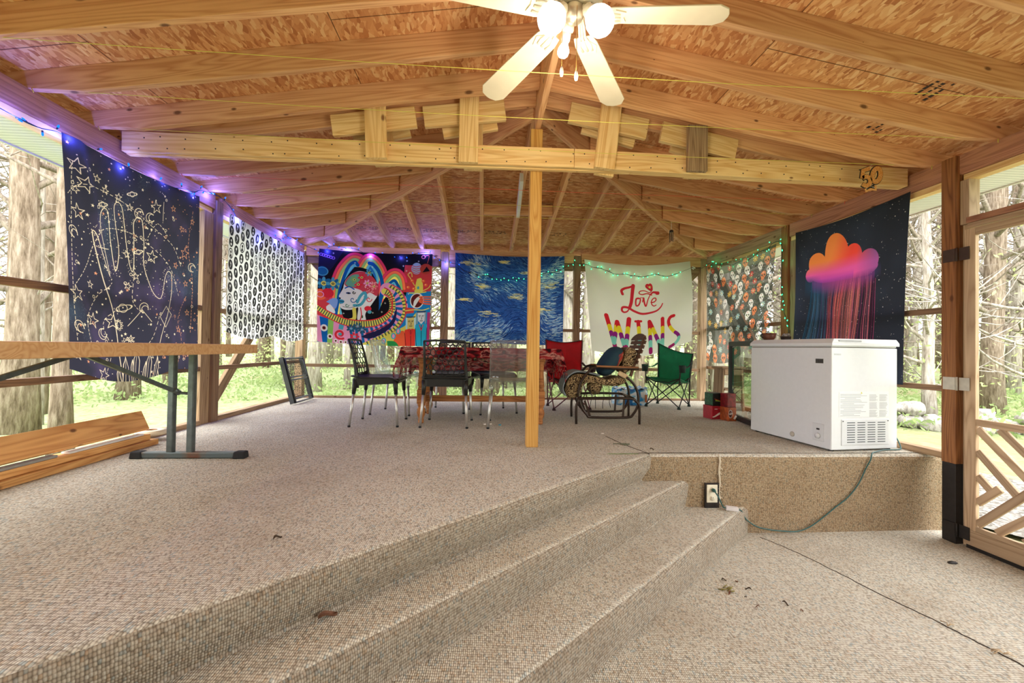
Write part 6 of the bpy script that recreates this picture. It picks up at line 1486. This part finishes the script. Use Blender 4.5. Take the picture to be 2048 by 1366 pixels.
for (x, y, z), l in (((2.21, 1.66, -.541), 'pale frayed yarn tuft on the dark seam of the lower carpet'), ((2.17, 1.84, -.541), 'small pale yarn curl further up the dark carpet seam')):
    b = MB()
    for k in range(7 if y < 1.7 else 3):
        a = R.uniform(0, 6.3); b.tube([(0, 0, .003), (.015 * math.cos(a), .012 * math.sin(a), .012), (.04 * math.cos(a + .5), .035 * math.sin(a + .5), .004)], .0022, 5)
    o = b.build('yarn_tuft', plain('yarn', S(188, 164, 132), .95)); o.location = (x, y, z); tag(o, l, 'yarn')
M_LEAF = plain('dry_leaf', S(134, 88, 62), .8, var=.25); M_LEAFD = plain('dark_leaf', S(84, 66, 48), .85, var=.25); M_OLIVE = plain('olive_twig', S(128, 116, 60), .85, var=.2)
def leaf(x, y, z, L, a, m, label, group=None):
    b = MB(); 
    def f(u, v):
        w = math.sin(PI * min(1, u * 1.02)) ** .8 * .36 * L * (1 + .25 * math.sin(9 * u)); p = V(((u - .5) * L, (v - .5) * 2 * w * .5, .004 + .010 * (v - .5) ** 2 * 4 * (L / .05) + .006 * math.sin(5 * u)))
        return Matrix.Rotation(a, 3, 'Z') @ p
    b.grid(f, 8, 4); o = b.build('dry_leaf', m); o.location = (x, y, z); return tag(o, label, 'leaf', group)
leaf(-.50, 1.44, -.18, .06, .5, M_LEAF, 'curled brown leaf lying on the upper step')
leaf(-.75, 1.62, .0, .035, 1.0, M_LEAFD, 'dark crumpled leaf lying alone on the carpet above the steps')
leaf(1.22, 2.98, .0, .035, .2, M_LEAFD, 'small brown leaf at the edge of the deck above the outlet')
gL = 'leaf crumbs at the foot of the steps'
for i, (x, y) in enumerate(((1.34, 2.26), (1.40, 2.24), (1.42, 2.17), (1.30, 2.14), (1.53, 2.04), (1.57, 1.98), (1.36, 2.10), (1.37, 2.02))):
    leaf(x, y, -.545, .030 if i < 5 else .02, i * 1.3, M_LEAF if i % 2 else M_LEAFD, 'small brown leaf crumb lying on the lower carpet near the steps', gL)
b = MB()
for i in range(9):
    a = R.uniform(-.6, .6); x, y = R.uniform(-.03, .03), R.uniform(-.02, .02); b.tube([(x, y, .004), (x + .03 * math.cos(a), y + .03 * math.sin(a), .009)], .003, 5)
o = b.build('twig_cluster', M_OLIVE); o.location = (1.285, 2.175, -.545); tag(o, 'olive coloured bit of dried sprig on the lower carpet near the steps', 'twig')
b = MB()
for i in range(8):
    a = R.uniform(-.5, .5); x, y = R.uniform(-.06, .06), R.uniform(-.03, .03); b.tube([(x, y, .004), (x + .04 * math.cos(a), y + .03 * math.sin(a), .008)], .003, 5)
o = b.build('twig_cluster', plain('grey_green_sprig', S(104, 106, 84), .9)); o.location = (1.02, 3.14, 0); tag(o, 'grey green bit of sprig lying on the deck carpet seam', 'twig')
b = MB(); b.blob((0, 0, .006), (.03, .012, .007), 3, .3, 10, 6); o = b.build('black_scrap', M_BLACK); o.location = (2.86, 2.40, -.545); tag(o, 'small black scrap on the lower carpet before the screen door', 'scrap')
b = MB(); b.box((0, 0, .003), (.022, .016, .006)); o = b.build('paper_scrap', M_INKW); o.location = (1.02, 3.55, 0); tag(o, 'tiny white paper scrap on the deck beyond the steps', 'scrap')
for x, y, m, l in ((-.145 + .19, 3.95, M_INKW, 'white bottle cap lying under the table by the lattice chair'), (.10, 3.96, M_INKW, 'white bottle cap lying at the foot of the clear chair'), (.185, 3.92, plain('teal_cap', S(60, 150, 170), .4), 'teal bottle cap lying under the clear chair')):
    b = MB(); b.lathe([(.013, 0), (.014, .008), (.011, .01), (0, .01)], n=16); o = b.build('crown_cork', m); o.location = (x - .03, y, .001); tag(o, l, 'bottle cap')

# ------------------------------------------------------------------ outdoors
def gz(x, y):
    r = math.hypot(x - .4, y - 3.0); return -.62 + .00085 * max(0, r - 6) ** 2 + .05 * math.sin(.7 * x + 1) * math.sin(.6 * y) * min(1, max(0, r - 5) / 4)
def ground_mat():
    k = NT('spring_grass'); tc = k.n('ShaderNodeTexCoord').outputs['Object']
    n1 = k.n('ShaderNodeTexNoise', {'Vector': tc, 'Scale': .5, 'Detail': 5.0}).outputs['Fac']; n2 = k.n('ShaderNodeTexNoise', {'Vector': tc, 'Scale': 9.0, 'Detail': 6.0, 'Roughness': .7}).outputs['Fac']
    c = k.ramp(n2, [(.3, S(112, 128, 84)), (.5, S(150, 166, 116)), (.7, S(184, 194, 146))])
    c = k.mix(k.ramp(n1, [(.5, (0, 0, 0, 1)), (.66, (.7, .7, .7, 1))]), c, S(150, 136, 104))
    return k.surf(k.bsdf(c, .95, normal=k.bump(n2, .6, .05), spec=.1))
b = MB(); N = 90
b.grid(lambda u, v: (lambda x, y: (x, y, gz(x, y)))(-55 + 112 * u, -30 + 95 * v), N, N)
o = b.build('ground', ground_mat()); o['kind'] = ST
def gravel_mat():
    k = NT('gravel_path'); tc = k.n('ShaderNodeTexCoord').outputs['Object']
    v = k.n('ShaderNodeTexVoronoi', {'Vector': tc, 'Scale': 34.0}); cc = k.n('ShaderNodeSeparateColor', {0: v.outputs['Color']}).outputs[0]
    c = k.ramp(cc, [(0, S(96, 90, 80)), (.5, S(136, 130, 122)), (1, S(160, 156, 148))])
    return k.surf(k.bsdf(c, .9, normal=k.bump(v.outputs['Distance'], .6, .02)))
b = MB(); b.grid(lambda u, v: (3.7 + 2.2 * u + .5 * math.sin(5 * v), .3 + 4.6 * v + .4 * u, gz(4.5, 2) + .035 + .0 * u), 12, 16); o = b.build('path', gravel_mat()); o['kind'] = ST

def bark(name, a, c, d):
    k = NT(name); tc = k.n('ShaderNodeTexCoord').outputs['Object']
    n = k.n('ShaderNodeTexNoise', {'Vector': k.n('ShaderNodeMapping', {'Vector': tc, 'Scale': (9, 9, 1.6)}).outputs[0], 'Scale': 2.2, 'Detail': 5.0, 'Roughness': .65}).outputs['Fac']
    return k.surf(k.bsdf(k.ramp(n, [(.32, S(*a)), (.5, S(*c)), (.68, S(*d))]), .95, normal=k.bump(n, .8, .05), spec=.1))
M_BARK = bark('grey_bark', (92, 78, 64), (134, 118, 102), (166, 152, 136)); M_BARKL = bark('pale_bark', (124, 112, 98), (168, 158, 146), (196, 188, 178)); M_TWIG = bark('twig_bark', (104, 92, 80), (140, 128, 114), (160, 148, 134))
def tree_meshes(seed, h, r, nb, fork=0.0, twigs=5, low=.18):
    R = random.Random(seed); b = MB(); n = 10; pts = []; x = y = 0.0; dx, dy = R.uniform(-.03, .03), R.uniform(-.03, .03)
    for i in range(n):
        pts.append(V((x, y, h * i / (n - 1)))); x += dx * h / n + R.uniform(-.02, .02) * h / n; y += dy * h / n + R.uniform(-.02, .02) * h / n
    rr = [r * (1.35 if i == 0 else 1.0) * (1 - .8 * (i / (n - 1)) ** 1.2) for i in range(n)]
    b.tube(pts, rr, 12)
    br = MB()
    def at(t):
        f = t * (n - 1); i = min(int(f), n - 2); return pts[i].lerp(pts[i + 1], f - i), rr[i] + (rr[i + 1] - rr[i]) * (f - i)
    for k in range(nb):
        t = low + (1 - low) * (k + R.random()) / nb; p, r0 = at(min(t, .99)); a = R.uniform(0, 2 * PI); L = h * (.34 - .22 * t) * R.uniform(.6, 1.25); el = R.uniform(-.1, .8)
        q = [p]; d = V((math.cos(a) * math.cos(el), math.sin(a) * math.cos(el), math.sin(el))); m_ = 5
        for j in range(m_):
            d = (d + V((R.uniform(-.28, .28), R.uniform(-.28, .28), R.uniform(-.12, .26)))).normalized(); q.append(q[-1] + d * L / m_)
        rb = max(.006, min(r0 * .4, .012 + L * .016)); br.tube(q, [rb * (1 - .8 * j / m_) for j in range(m_ + 1)], 5, cap=False)
        for w in range(twigs):
            j = R.randint(1, m_); s = q[j]; d2 = V((R.uniform(-1, 1), R.uniform(-1, 1), R.uniform(-.3, .8))).normalized(); L2 = L * R.uniform(.2, .5); z = [s]
            for g in range(3):
                d2 = (d2 + V((R.uniform(-.35, .35), R.uniform(-.35, .35), R.uniform(-.2, .25)))).normalized(); z.append(z[-1] + d2 * L2 / 3)
            br.tube(z, [rb * .38, rb * .3, rb * .2, rb * .1], 3, cap=False)
    return b, br
def new_tree(seed, h, r, nb, m, label, group, loc, rz=0, **kw):
    tk, bb = tree_meshes(seed, h, r, nb, **kw); t = thing('tree', label, 'tree', loc, rz, group); tk.build('trunk', m, t); bb.build('branches', M_TWIG if m is M_BARK else m, t); return t
def on(x, y): return (x, y, gz(x, y) - .05)
GW = 'trees standing near the porch'
new_tree(101, 13, .19, 26, M_BARK, 'thick grey trunk close to the porch beyond the hand tapestry', GW, on(-6.82, 6.66), low=.12)
new_tree(102, 9, .095, 14, M_BARK, 'slim grey trunk seen under the hem of the hand tapestry', GW, on(-4.98, 5.34), low=.35)
new_tree(108, 8, .05, 16, M_BARKL, 'thin pale trunk between the thick trunk and the hand tapestry', GW, on(-7.14, 7.28), low=.15)
new_tree(103, 15, .20, 22, M_BARKL, 'pale trunk filling the gap between rainbow and blue tapestries', GW, on(-1.0, 12.5), low=.3)
new_tree(104, 15, .19, 22, M_BARKL, 'pale trunk behind the gap between blue cloth and white banner', GW, on(2.35, 12.0), low=.3)
new_tree(105, 15, .20, 22, M_BARK, 'grey trunk seen in the gap beside the far corner post and the banner', GW, on(5.75, 11.0), low=.25)
new_tree(109, 15, .16, 22, M_BARKL, 'pale trunk at the far corner beside the rainbow tapestry', GW, on(-4.9, 12.6), low=.25)
new_tree(106, 9, .10, 26, M_BARKL, 'crooked twiggy tree outside between the cloud tapestry and the door post', GW, on(8.6, 7.6), low=.08, twigs=9)
new_tree(107, 8, .07, 30, M_BARKL, 'thin leaning tree with long bare twigs outside the screen door', GW, on(7.0, 4.6), low=.12, twigs=9)
new_tree(110, 14, .13, 24, M_BARK, 'dark straight trunk standing behind the stone wall outside the door', GW, on(11.6, 8.9), low=.2)
protos = []
for i, (h, r) in enumerate(((16, .17), (14, .12), (18, .22), (12, .09), (15, .14))):
    tk, bb = tree_meshes(200 + i, h, r, 30, twigs=6, low=.10); m = (M_BARKL, M_BARK, M_BARK, M_BARKL, M_BARKL)[i]
    t = thing('tree', None, 'tree', (0, 0, 0)); tk.build('trunk', m, t); bb.build('branches', M_TWIG, t); protos.append(t)
R = random.Random(17); placed = []; first = [True] * 5; zones = (('west', 'bare forest tree in the woods beyond the long screen with the hand tapestry', 'woods beyond the hand tapestry'), ('north', 'bare forest tree in the woods beyond the back wall', 'woods beyond the back wall'), ('east', 'bare forest tree in the woods beyond the screen door', 'woods beyond the screen door'))
kids = {p.name: [c for c in COL.objects if c.parent is p] for p in protos}
tries = 0
while len(placed) < 165 and tries < 9000:
    tries += 1; z = R.choice((0, 1, 1, 1, 2, 2)); d = 9.5 + 29 * R.random() ** .8
    a = {0: R.uniform(math.radians(-58), math.radians(-24)), 1: R.uniform(math.radians(-26), math.radians(34)), 2: R.uniform(math.radians(30), math.radians(62))}[z]
    x, y = d * math.sin(a), d * math.cos(a)
    if y < 3 or (-3.5 < x < 4.5 and y < 9) or (z == 0 and x > -6.5) or any((x - p) ** 2 + (y - q) ** 2 < 1.3 for p, q in placed): continue
    if z == 2 and (d < 14.5 or 4 < x < 10 and y < 8): continue
    placed.append((x, y)); i = R.randint(0, 4); p = protos[i]
    if first[i]: t = p; first[i] = False
    else:
        t = p.copy(); COL.objects.link(t)
        for c in kids[p.name]: q = c.copy(); COL.objects.link(q); q.parent = t
    s = R.uniform(.8, 1.2); t.location = on(x, y); t.rotation_euler = (R.uniform(-.03, .03), R.uniform(-.03, .03), R.uniform(0, 6.28)); t.scale = (s, s, s); t['label'] = zones[z][1]; t['group'] = zones[z][2]

# leafy undergrowth and young spring leaves: nobody could count them
def leaf_mat(name, a, c):
    k = NT(name); oi = k.n('ShaderNodeTexCoord').outputs['Object']; n = k.n('ShaderNodeTexNoise', {'Vector': oi, 'Scale': 3.0, 'Detail': 3.0}).outputs['Fac']
    col = k.ramp(n, [(.35, S(*a)), (.65, S(*c))]); d = k.bsdf(col, .7, spec=.2); t = k.n('ShaderNodeBsdfTranslucent', {'Color': col}).outputs[0]
    return k.surf(k.n('ShaderNodeMixShader', {0: .45, 1: d, 2: t}).outputs[0])
def leaves(name, m, n, seed, zlo, zhi, dmin, dmax, size, clump, az=(-60, 63)):
    R = np.random.RandomState(seed); vs = []; fs = []
    cl_ = []
    while len(cl_) < clump:
        a = math.radians(R.uniform(*az)); d = dmin + (dmax - dmin) * R.rand() ** 1.2; x, y = d * math.sin(a), d * math.cos(a)
        if (-3.6 < x < 4.4 and y < 7.6) or (3.2 < x < 7.5 and y < 7 and zhi > 1) or (x < 0 and x > -8.5 and y < 9.5) or (3 < x < 6.6 and y < 7): continue
        cl_.append((x, y, R.uniform(.35, 1.2)))
    for i in range(n):
        x, y, w = cl_[R.randint(clump)]; x += R.normal(0, .35 * w + .1); y += R.normal(0, .35 * w + .1); z = gz(x, y) + zlo + (zhi - zlo) * w * R.rand() ** 1.3 * .8
        s = size * R.uniform(.6, 1.4); u = R.normal(size=3); u /= np.linalg.norm(u); v = np.cross(u, R.normal(size=3)); v /= np.linalg.norm(v); c = np.array((x, y, z)); b0 = len(vs)
        vs += [tuple(c - u * s), tuple(c + v * s * .45), tuple(c + u * s), tuple(c - v * s * .45)]; fs.append((b0, b0 + 1, b0 + 2, b0 + 3))
    me = bpy.data.meshes.new(name); me.from_pydata(vs, [], fs); me.materials.append(m); o = bpy.data.objects.new(name, me); COL.objects.link(o); o['kind'] = 'stuff'; return o
leaves('undergrowth', leaf_mat('undergrowth_green', (126, 146, 92), (172, 188, 130)), 30000, 3, .0, .5, 10.5, 27, .055, 460)
leaves('foliage', leaf_mat('young_leaf_green', (158, 172, 112), (196, 204, 146)), 15000, 4, .6, 5.5, 9, 26, .045, 170)
# low wall of fieldstones beyond the door
M_ROCK = bark('fieldstone', (130, 124, 116), (172, 166, 158), (206, 202, 196)); R = random.Random(12)
for i in range(34):
    t = i / 33; x = 6.3 + 6.2 * t + R.uniform(-.1, .1); y = 8.1 - 3.2 * t + R.uniform(-.25, .25); s = R.uniform(.16, .36)
    b = MB(); b.blob((0, 0, s * .45), (s, s * R.uniform(.7, 1), s * R.uniform(.5, .75)), i, .28, 16, 10, Matrix.Rotation(R.uniform(0, 3), 3, 'Z')); o = b.build('fieldstone', M_ROCK); o.location = (x, y, gz(x, y) + (R.choice((0, .22)) if s < .26 else -.03))
    tag(o, 'grey fieldstone in the low tumbled wall outside beyond the screen door', 'rock', 'stones of the low tumbled wall')

# ------------------------------------------------------------------ light and camera
w = bpy.data.worlds.new('overcast_sky'); SC.world = w; w.use_nodes = True; nt = w.node_tree; nt.nodes.clear()
bg = nt.nodes.new('ShaderNodeBackground'); wo = nt.nodes.new('ShaderNodeOutputWorld'); tc = nt.nodes.new('ShaderNodeTexCoord'); sp = nt.nodes.new('ShaderNodeSeparateXYZ'); rp = nt.nodes.new('ShaderNodeValToRGB')
nt.links.new(tc.outputs['Generated'], sp.inputs[0]); nt.links.new(sp.outputs[2], rp.inputs[0]); e = rp.color_ramp.elements
e[0].position = 0; e[0].color = (.86, .90, .93, 1); e[1].position = .6; e[1].color = (1, 1, 1, 1); nt.links.new(rp.outputs[0], bg.inputs[0]); bg.inputs[1].default_value = 5.0; nt.links.new(bg.outputs[0], wo.inputs[0])
for p in lamps:
    L = bpy.data.lights.new('lamp_light', 'POINT'); L.energy = 5.5; L.color = (1.0, .86, .68); L.shadow_soft_size = .05
    lo = bpy.data.objects.new('lamp_light', L); COL.objects.link(lo); lo.location = p + V((0, 0, -.30))

cam = bpy.data.cameras.new('camera'); co_ = bpy.data.objects.new('camera', cam); COL.objects.link(co_)
yaw, pitch, roll, f = .0651734, .0155261, .0161603, 842.57
fw_ = V((math.sin(yaw) * math.cos(pitch), math.cos(yaw) * math.cos(pitch), math.sin(pitch))); r_ = V((math.cos(yaw), -math.sin(yaw), 0)); u_ = r_.cross(fw_)
r2 = r_ * math.cos(roll) + u_ * math.sin(roll); u2 = u_ * math.cos(roll) - r_ * math.sin(roll)
co_.matrix_world = Matrix.Translation((0, 0, .72)) @ Matrix((r2, u2, -fw_)).transposed().to_4x4()
cam.sensor_width = 36; cam.lens = f / 2048 * 36; cam.clip_start = .02; cam.clip_end = 300
SC.camera = co_
SC.view_settings.view_transform = 'Standard'; SC.view_settings.look = 'None'; SC.view_settings.gamma = 1; SC.view_settings.use_curve_mapping = False
SC.view_settings.exposure = 0.52
SC.cycles.use_denoising = True
SC.cycles.max_bounces = 8; SC.cycles.transparent_max_bounces = 12; SC.cycles.diffuse_bounces = 4; SC.cycles.sample_clamp_indirect = 6
